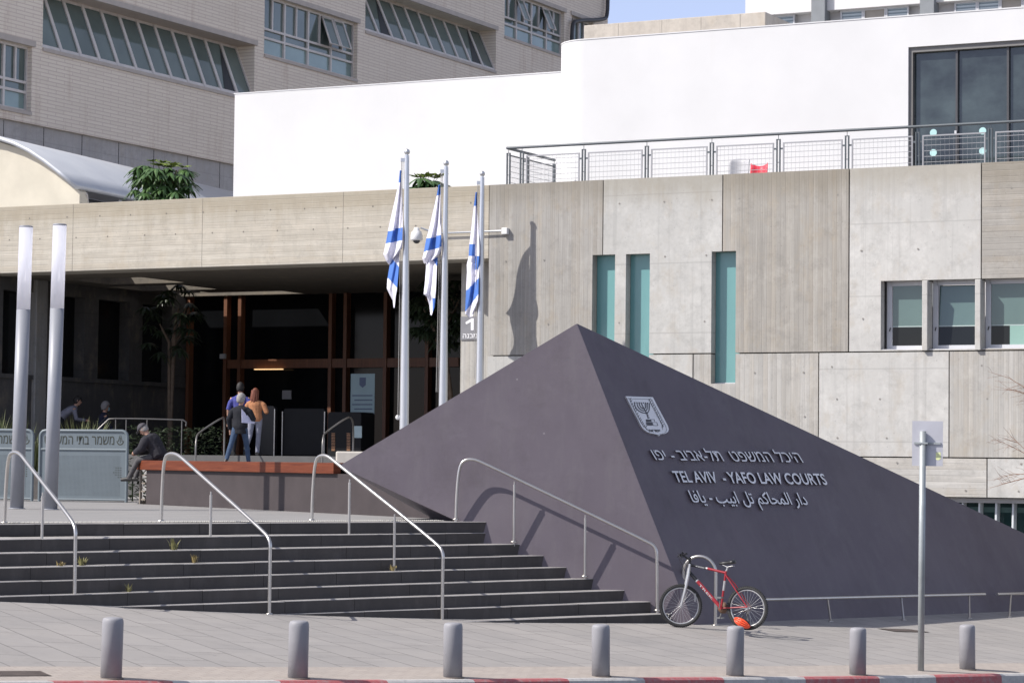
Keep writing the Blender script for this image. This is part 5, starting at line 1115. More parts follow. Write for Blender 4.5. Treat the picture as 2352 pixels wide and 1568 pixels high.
cC = at_y(395, 745, 71.0); umbrella_tree('dark umbrella tree in the shade left of the entrance doors', Vector((cC.x, cC.y, ZE)), cC, 0.85, 32, 0.34, False, 1.4, DLEAF)
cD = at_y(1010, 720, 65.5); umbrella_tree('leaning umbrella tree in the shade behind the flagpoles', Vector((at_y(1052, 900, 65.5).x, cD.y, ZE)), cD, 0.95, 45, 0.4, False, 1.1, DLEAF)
def grass_clump(mb, p, n, h, spread):
    for _ in range(n):
        a = rnd(0, 2 * pi); q = p + Vector((cos(a), sin(a), 0)) * rnd(0, spread * 0.4); hh = h * rnd(0.5, 1.1); d = Vector((cos(a), sin(a), 0)) * rnd(0.1, 0.6) * hh; w = Vector((-sin(a), cos(a), 0)) * 0.012
        p1 = q + d * 0.35 + Vector((0, 0, hh * 0.6)); p2 = q + d + Vector((0, 0, hh)); mb.quad(q - w, q + w, p1 + w, p1 - w); mb.poly([p1 - w, p1 + w, p2])
gl_ = ['ornamental grass behind the left barrier beside the left lamp column', 'ornamental grass clump between the two barriers', 'ornamental grass behind the barrier lettering', 'thin ornamental grass at the right end of the barrier']
# planter behind the barriers
plc = concrete('planter_concrete', (0.2, 0.185, 0.175), 'smooth', seed=21)
pl0 = at_y(-60, 1100, 57.5); pl1 = at_y(262, 1100, 57.5)
mb = MB(); mb.box(pl0.x, pl1.x, 57.5, 59.4, -0.1, 0.62); o = mb.build('planter', plc, bevel=0.02); tag(o, 'low concrete planter behind the blue grey barriers', 'planter')
for k, (xx, n) in enumerate(((14, 160), (72, 190), (170, 170), (215, 110))):
    p = at_y(xx, 1050, 58.4); p.z = 0.62; mb = MB()
    for q in range(5): grass_clump(mb, p + Vector((rnd(-.3, .3), rnd(-.3, .3), 0)), n // 4, rnd(0.8, 1.35), 0.4)
    o = mb.build('ornamental_grass', GRASS); tag(o, gl_[k], 'grass', 'ornamental grasses in the planter')
# dark shrubs at the entrance steps
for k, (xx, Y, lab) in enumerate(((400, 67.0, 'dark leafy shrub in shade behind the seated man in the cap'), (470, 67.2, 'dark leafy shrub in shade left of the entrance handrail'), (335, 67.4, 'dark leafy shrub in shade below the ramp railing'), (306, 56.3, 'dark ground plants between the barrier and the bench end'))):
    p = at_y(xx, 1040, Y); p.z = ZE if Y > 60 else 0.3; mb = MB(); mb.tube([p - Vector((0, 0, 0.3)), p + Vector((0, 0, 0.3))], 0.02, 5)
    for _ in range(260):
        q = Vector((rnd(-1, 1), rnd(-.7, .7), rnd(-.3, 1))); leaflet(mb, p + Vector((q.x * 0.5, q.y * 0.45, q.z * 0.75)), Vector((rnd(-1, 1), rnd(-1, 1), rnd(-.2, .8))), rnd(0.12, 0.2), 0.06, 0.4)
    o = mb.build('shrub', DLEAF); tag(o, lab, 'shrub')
# weeds in the step joints
def tread_pt(k, x):
    pa_, pb_, d_ = lines[k]; n_ = Vector((d_.y, -d_.x, 0)); lo_, hi_ = 0.0, (pb_ - pa_).length
    for _ in range(40):
        m_ = (lo_ + hi_) / 2
        if proj(pa_ + d_ * m_)[0] < x: lo_ = m_
        else: hi_ = m_
    return pa_ + d_ * lo_ - n_ * 0.13 + Vector((0, 0, 0.003))
wl = ['tuft of grass on the second step near the second handrail', 'small dry weed on the third step beside the second handrail post', 'dry weed on the third step just right of the left handrail', 'small weed on the third step just left of the left handrail foot', 'thin dark weed on the fifth step between the left handrails', 'tiny yellow weed at the third handrail post']
for k, (x, y, zi, h, n) in enumerate(((411, 1257, 1, 0.16, 16), (460, 1288, 2, 0.12, 14), (200, 1293, 2, 0.12, 18), (150, 1295, 2, 0.07, 10), (308, 1354, 4, 0.12, 9), (915, 1307, 3, 0.09, 8))):
    p = tread_pt(zi + 1, x); mb = MB(); grass_clump(mb, p, n, h * 1.1, 0.14)
    for _ in range(n // 2): leaflet(mb, p + Vector((rnd(-.05, .05), rnd(-.03, .03), rnd(0, h * .6))), Vector((rnd(-1, 1), rnd(-1, 0.2), rnd(0.2, 1))), rnd(0.04, 0.08), 0.02, 0.3)
    o = mb.build('weed', leafmat('weed_blade', (0.2, 0.15, 0.06), (0.3, 0.24, 0.1)) if k % 2 else leafmat('weed_green', (0.15, 0.15, 0.055), (0.25, 0.22, 0.09))); tag(o, wl[k], 'weed', 'weeds on the steps')
# bare tree off the right edge
tb = thing('bare_tree', 'bare tree whose thin reddish twigs reach in at the right edge', 'tree', on_ground(2470, 1415))
TB = MX[tb.name].translation; top = TB + Vector((0.1, 0.1, 4.3)); mb = MB(); mb.tube([TB, TB + Vector((-0.05, 0, 1.6)), TB + Vector((0.06, 0.05, 3)), top], [0.09, 0.075, 0.055, 0.02], 10); mb.build('trunk', BARK, tb)
twig = plain('reddish_twig', (0.26, 0.15, 0.1), 0.8)
for pts in ([(2440, 905), (2380, 905), (2352, 889), (2318, 868), (2269, 853)], [(2440, 940), (2390, 925), (2352, 902), (2312, 893)], [(2440, 1090), (2390, 1060), (2352, 1040), (2318, 1022), (2283, 1008)], [(2450, 1080), (2400, 1085), (2352, 1088), (2320, 1090), (2293, 1100)], [(2440, 1000), (2390, 1010), (2352, 1030), (2330, 1008), (2318, 1000)], [(2420, 1110), (2352, 1098), (2300, 1112)]):
    mb = MB(); P = [at_y(x, y, TB.y + (0.1 * k if k else 0)) for k, (x, y) in enumerate(pts)]; mb.tube([Vector((TB.x, TB.y, P[0].z - 0.5))] + P, [0.025, 0.015, 0.01, 0.007, 0.005, 0.0025][:len(P) + 1], 6)
    for _ in range(12):
        k = random.randrange(1, len(P) - 1); f = rnd(0, 1); p = P[k] * (1 - f) + P[k + 1] * f; q = p + Vector((rnd(-.45, -.1), rnd(-.2, .2), rnd(-.16, .22))); mb.tube([p, (p + q) / 2 + Vector((0, 0, rnd(-.03, .04))), q], [0.003, 0.0026, 0.0016], 5)
    mb.build('branch', twig, tb)

# ================================================================== ENTRANCE FURNITURE
blk = plain('black_cabinet', (0.012, 0.0125, 0.014), 0.6, 0, 0.08, 3, 0.15); dgl = plain('smoked_panel', (0.022, 0.022, 0.024), 0.35, 0, 0.1, 2, 0.2)
def rrect(x0, x1, z0, z1, r, y):
    o = []
    for cx, cz, a0 in ((x1 - r, z1 - r, 0), (x0 + r, z1 - r, pi / 2)):
        o += [(cx + r * cos(a0 + pi / 2 * k / 5), y, cz + r * sin(a0 + pi / 2 * k / 5)) for k in range(6)]
    return o + [(x0, y, z0), (x1, y, z0)]
def panel_gate(label, xl, xr, yt, v, mat):
    a, b = fp(xl, 1000, v), fp(xr, 1000, v); zt3 = fz(xl, yt, v); r = thing('security_gate', label, 'gate', FM @ Vector((a.x, v, ZE)), A27)
    mb = MB(); mb.prism(rrect(a.x, b.x, ZE + 0.04, zt3, 0.1, v), (0, 0.12, 0)); toW(mb).build('gate_panel', mat, r)
    mb = MB(); mb.tube([(a.x, v - 0.02, ZE), (a.x, v - 0.02, zt3 - 0.08)], 0.02, 8); mb.tube([(b.x, v - 0.02, ZE), (b.x, v - 0.02, zt3 - 0.08)], 0.02, 8); toW(mb).build('post', steel, r)
panel_gate('smoked security gate right of the walking woman', 596, 631, 932, 4.0, dgl)
panel_gate('wide dark security gate between the woman and the black cabinet', 649, 746, 938, 4.2, blk)
a, b = fp(753, 1000, 3.4), fp(829, 1000, 3.4); cabr = thing('security_cabinet', 'black machine with small lit vents beside the roll-up banner', 'machine', FM @ Vector((a.x, 3.4, ZE)), A27)
z3 = fz(790, 946, 3.4); mb = MB(); mb.prism(rrect(a.x, b.x, ZE, z3, 0.08, 3.4), (0, 0.7, 0)); toW(mb).build('housing', blk, cabr)
vent = plain('orange_vent', (0.4, 0.2, 0.1), 0.5)
for x in (761, 796):
    mb = MB()
    for k in range(12): p = fp(x, 995 + k * 3.5, 3.38); q = fp(x + 8, 995 + k * 3.5, 3.38); mb.box(p.x, q.x, 3.385, 3.399, p.z - 0.01, p.z + 0.006)
    toW(mb).build('vent', vent, cabr)
mb = MB(); p = fp(812, 1005, 3.38); q = fp(831, 978, 3.38); mb.box(p.x, q.x, 3.38, 3.3985, p.z, q.z); toW(mb).build('screen', plain('pale_screen', (0.3, 0.4, 0.42), 0.3), cabr)
# roll-up banner
a, b = fp(804, 1000, 5.0), fp(859, 1000, 5.0); zt4 = fz(830, 858, 5.0); bn_ = thing('rollup_banner', 'tall pale teal roll-up banner with an emblem beside the doors', 'banner', FM @ Vector((a.x, 5, ZE)), A27)
mb = MB(); mb.box(a.x, b.x, 5.0, 5.012, ZE + 0.1, zt4); toW(mb).build('sheet', plain('banner_teal', (0.22, 0.3, 0.32), 0.7, 0, 0.05, 2), bn_)
mb = MB(); mb.box(a.x - 0.02, b.x + 0.02, 4.9, 5.1, ZE, ZE + 0.1); toW(mb).build('base', alu, bn_)
w_ = b.x - a.x; cxx = (a.x + b.x) / 2; ink2 = plain('banner_ink', (0.08, 0.1, 0.16), 0.8); mb = MB()
mb.poly([(cxx - 0.1, 4.996, zt4 - 0.1), (cxx + 0.1, 4.996, zt4 - 0.1), (cxx + 0.1, 4.996, zt4 - 0.3), (cxx, 4.996, zt4 - 0.38), (cxx - 0.1, 4.996, zt4 - 0.3)])
for k in range(9): mb.box(a.x + (0.05 if k in (2, 0) else 0.12), b.x - 0.06, 4.995, 4.999, zt4 - 0.6 - k * 0.12, zt4 - 0.57 - k * 0.12)
toW(mb).build('print', ink2, bn_)

# ================================================================== BICYCLE
bkc = lambda cx, cy: ((1600 + cx / 5.2275) / 1.0884, (1300 + cy / 5.2275) / 1.0884)
wf_ = on_ground(*bkc(525, 1392)); Yb = wf_.y
bphi = radians(-28); bkM = Matrix.Translation(wf_) @ Matrix.Rotation(bphi, 4, 'Z'); k_s = 5.2275 * 1.0884 * FPX / Yb; cph = cos(bphi)
bike = thing('bicycle', 'red and black mountain bike locked to the steel hoop by the pyramid corner', 'bicycle', wf_, bphi)
def bp(cx, cy, y=0.0): return Vector(((cx - 525) / k_s / cph, y, (1392 - cy) / k_s))
redp = plain('red_frame_paint', (0.3, 0.02, 0.03), 0.35, 0, 0.08, 8); blkp = plain('black_frame_paint', (0.015, 0.015, 0.017), 0.3); rub = plain('tyre_rubber', (0.035, 0.035, 0.035), 0.85, 0, 0.2, 20); silv = plain('bike_silver', (0.55, 0.55, 0.55), 0.35, 0.6); chrome = plain('spoke_steel', (0.6, 0.6, 0.6), 0.3, 0.8)
def BB_(mb, name, mat, par=None, M=None):
    if M is not None: mb.v = [M @ p for p in mb.v]
    return mb.build(name, mat, par or bike, world=False)
Rw = 0.335
steer = bp(640, 560); hub = bp(525, 1095); hd = steer.copy(); hd.z = 0
SM_ = Matrix.Translation(hd) @ Matrix.Rotation(radians(30), 4, 'Z') @ Matrix.Translation(-hd)      # steered front end
dxs = (525 - 640) / k_s
hub = Vector((steer.x + dxs, 0, Rw))
def wheel(c, M=None, hubr=0.02):
    mb = MB(); mb.tube([c + Vector((0, 0, 0)) + Vector((Rw - 0.026, 0, 0)) * 1.0 if False else c + Vector(((Rw - 0.026) * cos(t), 0, (Rw - 0.026) * sin(t))) for t in [2 * pi * k / 48 for k in range(48)]], 0.026, 10, closed=True)
    for k in range(64):
        t = 2 * pi * k / 64; e = Vector((cos(t), 0, sin(t))); tt = Vector((-sin(t), 0, cos(t)))
        for yy in (-0.016, 0.016): p = c + e * (Rw - 0.003) + Vector((0, yy, 0)); mb.mesh([p + tt * a_ * .008 + Vector((0, b2 * .009, 0)) + e * h for h in (-.004, .006) for a_, b2 in ((-1, -1), (1, -1), (1, 1), (-1, 1))], [(0, 1, 2, 3), (4, 5, 6, 7), (0, 1, 5, 4), (1, 2, 6, 5), (2, 3, 7, 6), (3, 0, 4, 7)])
    w = BB_(mb, 'wheel', rub, None, M)
    mb = MB(); mb.tube([c + Vector(((Rw - 0.057) * cos(t), 0, (Rw - 0.057) * sin(t))) for t in [2 * pi * k / 48 for k in range(48)]], 0.0115, 8, closed=True); BB_(mb, 'rim', silv, w, M)
    mb = MB()
    for k in range(28):
        t = 2 * pi * k / 28; s = (-1) ** k; t2 = t + s * 0.5; mb.tube([c + Vector((0.02 * cos(t2), s * 0.03, 0.02 * sin(t2))), c + Vector(((Rw - 0.06) * cos(t), 0, (Rw - 0.06) * sin(t)))], 0.0017, 4, caps=False)
    BB_(mb, 'spokes', chrome, w, M)
    mb = MB(); mb.tube([c + Vector((0, -0.05, 0)), c + Vector((0, 0.05, 0))], hubr, 10); BB_(mb, 'hub', silv, w, M)
    return w
fw = wheel(hub, SM_); rc = bp(1358, 1092); rc.z = Rw + (1392 - 1400) / k_s * 0; rearw = wheel(rc, None, 0.025)
mb = MB()
for s in (-1, 1): mb.box(hub.x + 0.21, hub.x + 0.235, -0.022, 0.0, 0.4, 0.53)
BB_(mb, 'reflector', plain('white_reflector', (0.7, 0.7, 0.7), 0.3), fw, SM_)
# fork
mb = MB()
for s in (-1, 1):
    y = s * 0.055; cr = Vector((steer.x - 0.028, y, bp(0, 720).z)); mb.tube([hub + Vector((0.0, y, 0)), hub + (cr - hub) * 0.5 + Vector((0.006, y * 0.5, 0)), Vector((cr.x, y, cr.z)), Vector((steer.x - 0.004, y * 0.85, bp(0, 570).z))], [0.014, 0.021, 0.023, 0.017], 10)
mb.tube([Vector((steer.x - 0.026, -0.06, bp(0, 700).z)), Vector((steer.x - 0.026, 0.06, bp(0, 700).z))], 0.02, 8); BB_(mb, 'fork', silv, None, SM_)
mb = MB(); mb.tube([Vector((steer.x - 0.01, 0, bp(0, 690).z)), Vector((steer.x + 0.004, 0, bp(0, 480).z))], 0.017, 10)
stem = Vector((steer.x - 0.115, 0, bp(0, 455).z)); mb.tube([Vector((steer.x + 0.002, 0, bp(0, 520).z)), stem], 0.016, 8); BB_(mb, 'stem', blkp, None, SM_)
mb = MB(); mb.tube([stem + Vector((0.03, -0.3, 0.03)), stem + Vector((0.0, -0.12, 0.0)), stem, stem + Vector((0, 0.12, 0)), stem + Vector((0.03, 0.3, 0.03))], 0.012, 8); hbr = BB_(mb, 'handlebar', blkp, None, SM_)
mb = MB()
for s in (-1, 1):
    mb.tube([stem + Vector((0.02, s * 0.19, 0.02)), stem + Vector((0.03, s * 0.31, 0.03))], 0.018, 8); mb.tube([stem + Vector((0, s * 0.17, 0)), stem + Vector((-0.05, s * 0.21, -0.03)), stem + Vector((-0.04, s * 0.28, -0.05))], 0.007, 6); mb.box(stem.x - 0.03, stem.x + 0.01, s * 0.15 - 0.02, s * 0.15 + 0.02, stem.z - 0.03, stem.z + 0.015)
mb.tube([stem + Vector((0, -0.15, 0)), stem + Vector((-0.06, -0.05, -0.06)), Vector((steer.x - 0.05, 0.02, bp(0, 700).z))], 0.004, 6); mb.tube([stem + Vector((0, 0.15, 0)), stem + Vector((-0.07, 0.05, 0.02)), Vector((steer.x - 0.02, 0.02, bp(0, 620).z))], 0.004, 6); BB_(mb, 'brake_levers', blkp, hbr, SM_)
# frame
ht0, ht1, bb, stt = bp(650, 575), bp(636, 672), bp(1035, 1125), bp(1088, 672)
ht0.x = steer.x; ht1.x = steer.x - 0.012
tj = ht0.lerp(stt, 0.5); dj = ht1.lerp(bb, 0.25)
mb = MB(); mb.cur = 0; mb.tube([tj, stt], [0.02, 0.019], 10); mb.tube([dj, bb], 0.029, 10); mb.tube([bb, stt + (stt - bb).normalized() * 0.03], 0.018, 10)
ra_ = rc + Vector((0.02, 0, 0.02))
for s in (-1, 1):
    y = s * 0.055; mb.tube([bb + Vector((0.02, s * 0.03, 0.0)), bb.lerp(ra_, 0.4) + Vector((0, y, 0)), ra_ + Vector((0, y * 1.1, 0))], 0.0105, 8); mb.tube([stt + Vector((0.005, s * 0.018, -0.03)), stt.lerp(ra_, 0.35) + Vector((0, y, 0)), ra_ + Vector((0, y * 1.1, 0))], 0.0105, 8)
mb.tube([bb + Vector((0, -0.045, 0)), bb + Vector((0, 0.045, 0))], 0.022, 10)
mb.cur = 1; mb.tube([ht1 - Vector((0.002, 0, 0.015)), ht0 + Vector((0.002, 0, 0.02))], 0.024, 10); mb.tube([ht0 - Vector((0, 0, 0.01)), tj], [0.02, 0.018], 10); mb.tube([ht1, dj], 0.0295, 10)
mb.cur = 2; mb.tube([tj - (stt - ht0).normalized() * 0.03, tj + (stt - ht0).normalized() * 0.02], 0.0187, 10); mb.tube([dj - (bb - ht1).normalized() * 0.008, dj + (bb - ht1).normalized() * 0.012], 0.0302, 10); sm_ = bb.lerp(stt, 0.5); mb.tube([sm_, sm_ + (stt - bb) * 0.28], 0.0187, 10)
frb = BB_(mb, 'frame', [redp, blkp, silv])
def frame_text(body, a, b, size, mat):
    vsx, fsx, x0, x1 = text_mesh(body, 1.0, 0.001, 0.01); d = (b - a); L = d.length; d.normalize(); up = Vector((0, -1, 0)).cross(d); up = -up if up.z < 0 else up
    mb = MB(); mb.mesh([a + d * ((v.x - x0) / (x1 - x0) * L) + up * ((v.y - 0.36) * size) + Vector((0, -0.0305 - v.z * 0.5, 0)) for v in vsx], fsx); BB_(mb, 'lettering', mat, frb)
frame_text('TREK', dj.lerp(bb, 0.12), dj.lerp(bb, 0.68), 0.045, silv); frame_text('4300', ht0.lerp(tj, 0.35), ht0.lerp(tj, 0.85), 0.03, silv)
# drive train
mb = MB(); mb.lathe([(0.085, -0.004), (0.085, 0.004)], (0, 0, 0), 28, Matrix.Rotation(pi / 2, 4, 'X')); mb.v = [p + bb + Vector((0, 0.06, 0)) for p in mb.v]; BB_(mb, 'chainring', plain('rusty_chain', (0.14, 0.08, 0.05), 0.6))
mb = MB(); mb.tube([bb + Vector((0, -0.07, 0)), bb + Vector((0.02, -0.08, 0.165))], 0.011, 6); mb.box(bb.x - 0.02, bb.x + 0.07, -0.17, -0.085, bb.z + 0.155, bb.z + 0.18); mb.tube([bb + Vector((0, 0.08, 0)), bb + Vector((-0.06, 0.085, -0.155))], 0.011, 6); mb.box(bb.x - 0.11, bb.x - 0.02, 0.09, 0.17, bb.z - 0.17, bb.z - 0.15); BB_(mb, 'crank', plain('grey_crank', (0.2, 0.2, 0.2), 0.4, 0.4))
mb = MB()
cd_ = (rc - bb); cth = atan2(cd_.z, cd_.x)
mb.tube([bb + Vector((0.083 * cos(cth + t), 0.062, 0.083 * sin(cth + t))) for t in [pi / 2 + pi * k / 8 for k in range(9)]] + [rc + Vector((0.045 * cos(cth + t), 0.055, 0.045 * sin(cth + t))) for t in [-pi / 2 + pi * k / 8 for k in range(9)]], 0.005, 4, closed=True)
BB_(mb, 'chain', plain('rusty_chain', (0.14, 0.08, 0.05), 0.6))
mb = MB(); mb.tube([rc + Vector((0.01, 0.06, -0.02)), rc + Vector((-0.03, 0.06, -0.12)), rc + Vector((-0.01, 0.06, -0.2))], 0.012, 6); BB_(mb, 'derailleur', plain('grey_crank', (0.2, 0.2, 0.2), 0.4, 0.4))
sp0, sp1 = stt + (stt - bb).normalized() * 0.02, bp(1112, 595); mb = MB(); mb.tube([sp0, sp1], 0.0135, 8); BB_(mb, 'seat_post', silv)
# saddle: nose to the front, wide tail
mb = MB(); mb.smooth = True; vv = []; nr = 12
prof = [(-0.135, 0.012, -0.015, 0.016), (-0.12, 0.022, -0.012, 0.022), (-0.06, 0.026, -0.006, 0.028), (0.0, 0.035, 0.0, 0.03), (0.05, 0.06, 0.008, 0.034), (0.09, 0.075, 0.016, 0.04), (0.125, 0.068, 0.018, 0.036), (0.14, 0.03, 0.012, 0.02)]
for x, w, z, h in prof: vv += [Vector((x, w * cos(2 * pi * k / nr), z + h * sin(2 * pi * k / nr) * (1 if sin(2 * pi * k / nr) > 0 else 0.7))) + bp(1105, 545) for k in range(nr)]
mb.mesh(vv, [(i * nr + k, i * nr + (k + 1) % nr, (i + 1) * nr + (k + 1) % nr, (i + 1) * nr + k) for i in range(len(prof) - 1) for k in range(nr)] + [tuple(range(nr)), tuple(range(nr * (len(prof) - 1), nr * len(prof)))]); sad = BB_(mb, 'saddle', plain('saddle_black', (0.02, 0.02, 0.022), 0.35))
mb = MB()
for s in (-1, 1): mb.tube([sp1 + Vector((-0.08, s * 0.02, 0.03)), sp1 + Vector((0, s * 0.022, 0.0)), sp1 + Vector((0.1, s * 0.035, 0.02))], 0.005, 6)
BB_(mb, 'saddle_rails', silv, sad)
# hoop
hp0 = on_ground(*bkc(985, 1372)); 
hoop = thing('bike_hoop', 'steel hoop stand behind the parked bicycle', 'bike stand', hp0)
Yh = hp0.y; hp1 = at_y(*bkc(560, 1330), Yh + 0.15); hp1.z = gz(hp1.x, hp1.y); ax_ = (hp1 - hp0); ax_.z = 0; wl_ = ax_.length; ax_.normalize(); zt5 = at_y(*bkc(780, 470), Yh).z; rr = wl_ / 2
mb = MB(); mb.tube([hp0 - Vector((0, 0, .02)), Vector((hp0.x, hp0.y, zt5 - rr))] + [Vector((hp0.x, hp0.y, zt5 - rr)) + ax_ * (rr - rr * cos(t)) + Vector((0, 0, rr * sin(t))) for t in [pi * k / 14 for k in range(1, 14)]] + [Vector((hp1.x, hp1.y, zt5 - rr)), hp1 - Vector((0, 0, .02))], 0.026, 12); mb.build('hoop', steel, hoop)
for p in (hp0, hp1): mb = MB(); mb.lathe([(0.06, 0), (0.055, 0.015), (0.027, 0.02)], p, 14); mb.build('base_cap', steel, hoop)
# helmet hanging in the rear wheel
hc = bkM @ (bp(1335, 1290) + Vector((0, -0.12, 0))); hel = thing('cycle_helmet', 'orange cycle helmet hanging at the rear wheel of the bike', 'helmet', hc, bphi)
orm = plain('orange_shell', (0.85, 0.09, 0.03), 0.3, 0, 0.05, 5)
HR = Matrix.Rotation(radians(24), 4, 'Y')
def HP(T, f, s=1.0): return HR @ Vector((-0.15 * s * cos(T), -0.085 * s * sin(T) * cos(f), 0.078 * s * sin(T) * sin(f)))
mb = MB(); mb.smooth = True
for k in range(6):                                # shell ribs along the helmet with open vents between
    f0, f1 = radians(-112 + k * 29), radians(-112 + k * 29 + 19); n = 16
    r0 = [HP(0.12 + (pi - 0.24) * q / n, f0 * (0.55 + 0.45 * sin(pi * q / n))) for q in range(n + 1)]; r1 = [HP(0.12 + (pi - 0.24) * q / n, f1 * (0.55 + 0.45 * sin(pi * q / n))) for q in range(n + 1)]
    mb.mesh(r0 + r1, [(q, q + 1, n + 2 + q, n + 1 + q) for q in range(n)])
for T0_, T1_ in ((0.1, 0.62), (1.35, 1.6), (2.5, 3.04)):   # bridges across the ribs
    g_ = [[HP(T0_ + (T1_ - T0_) * i / 3, radians(-112 + 164 * j / 12) * (0.55 + 0.45 * sin(T0_ + (T1_ - T0_) * i / 3)), 0.995) for j in range(13)] for i in range(4)]
    mb.mesh([q for r_ in g_ for q in r_], [(i * 13 + j, i * 13 + j + 1, i * 13 + 14 + j, i * 13 + 13 + j) for i in range(3) for j in range(12)])
shl = mb.build('shell', orm, hel, world=False); sd = shl.modifiers.new('thickness', 'SOLIDIFY'); sd.thickness = 0.012
mb = MB(); mb.ball((0, 0, 0), 1.0, 16, (0.132, 0.07, 0.066)); mb.v = [HR @ q for q in mb.v]; mb.build('liner', plain('helmet_liner', (0.02, 0.02, 0.02), 0.8), hel, world=False)
mb = MB(); mb.tube([(0.06, -0.05, 0.03), (0.09, -0.02, 0.12), (0.05, 0.0, 0.18), (0.0, 0.03, 0.12), (-0.03, 0.04, 0.03)], 0.006, 6); mb.build('strap', plain('helmet_liner', (0.02, 0.02, 0.02), 0.8), hel, world=False)

# ================================================================== PEOPLE
def ik(a, t, l1, l2, pole):
    d = t - a; L = min(d.length, (l1 + l2) * 0.999); u = d.normalized(); x = (l1 * l1 - l2 * l2 + L * L) / (2 * L); h = sqrt(max(0, l1 * l1 - x * x)); p = pole - u * pole.dot(u); p.normalize(); return a + u * x + p * h, a + u * L
def loft(mb, rings, n=14):
    v = []
    for c, X, Yv, w, d in rings: v += [c + X * (w * cos(2 * pi * k / n)) + Yv * (d * sin(2 * pi * k / n)) for k in range(n)]
    m = len(rings); mb.mesh(v, [(i * n + k, i * n + (k + 1) % n, (i + 1) * n + (k + 1) % n, (i + 1) * n + k) for i in range(m - 1) for k in range(n)] + [tuple(range(n))[::-1], tuple(range((m - 1) * n, m * n))])
SKIN = plain('skin', (0.42, 0.24, 0.17), 0.55, 0, 0.08, 12)
def remesh(o, s, it=4):
    m = o.modifiers.new('join', 'REMESH'); m.mode = 'VOXEL'; m.voxel_size = s; m.use_smooth_shade = True; q = o.modifiers.new('soften', 'SMOOTH'); q.iterations = it; q.factor = 0.5
def cloth(name, c): 
    t = NT(name); f = t.noise(t.obj(), 14, 5, 0.6); t.col(t.ramp(f, 0.3, 0.7, tuple(x * 0.85 for x in c), tuple(min(1, x * 1.12) for x in c))); t.set(0.9, 0, 0.2); t.bump(t.noise(t.obj(), 9, 4, 0.6), 0.7, 0.03); return t.m
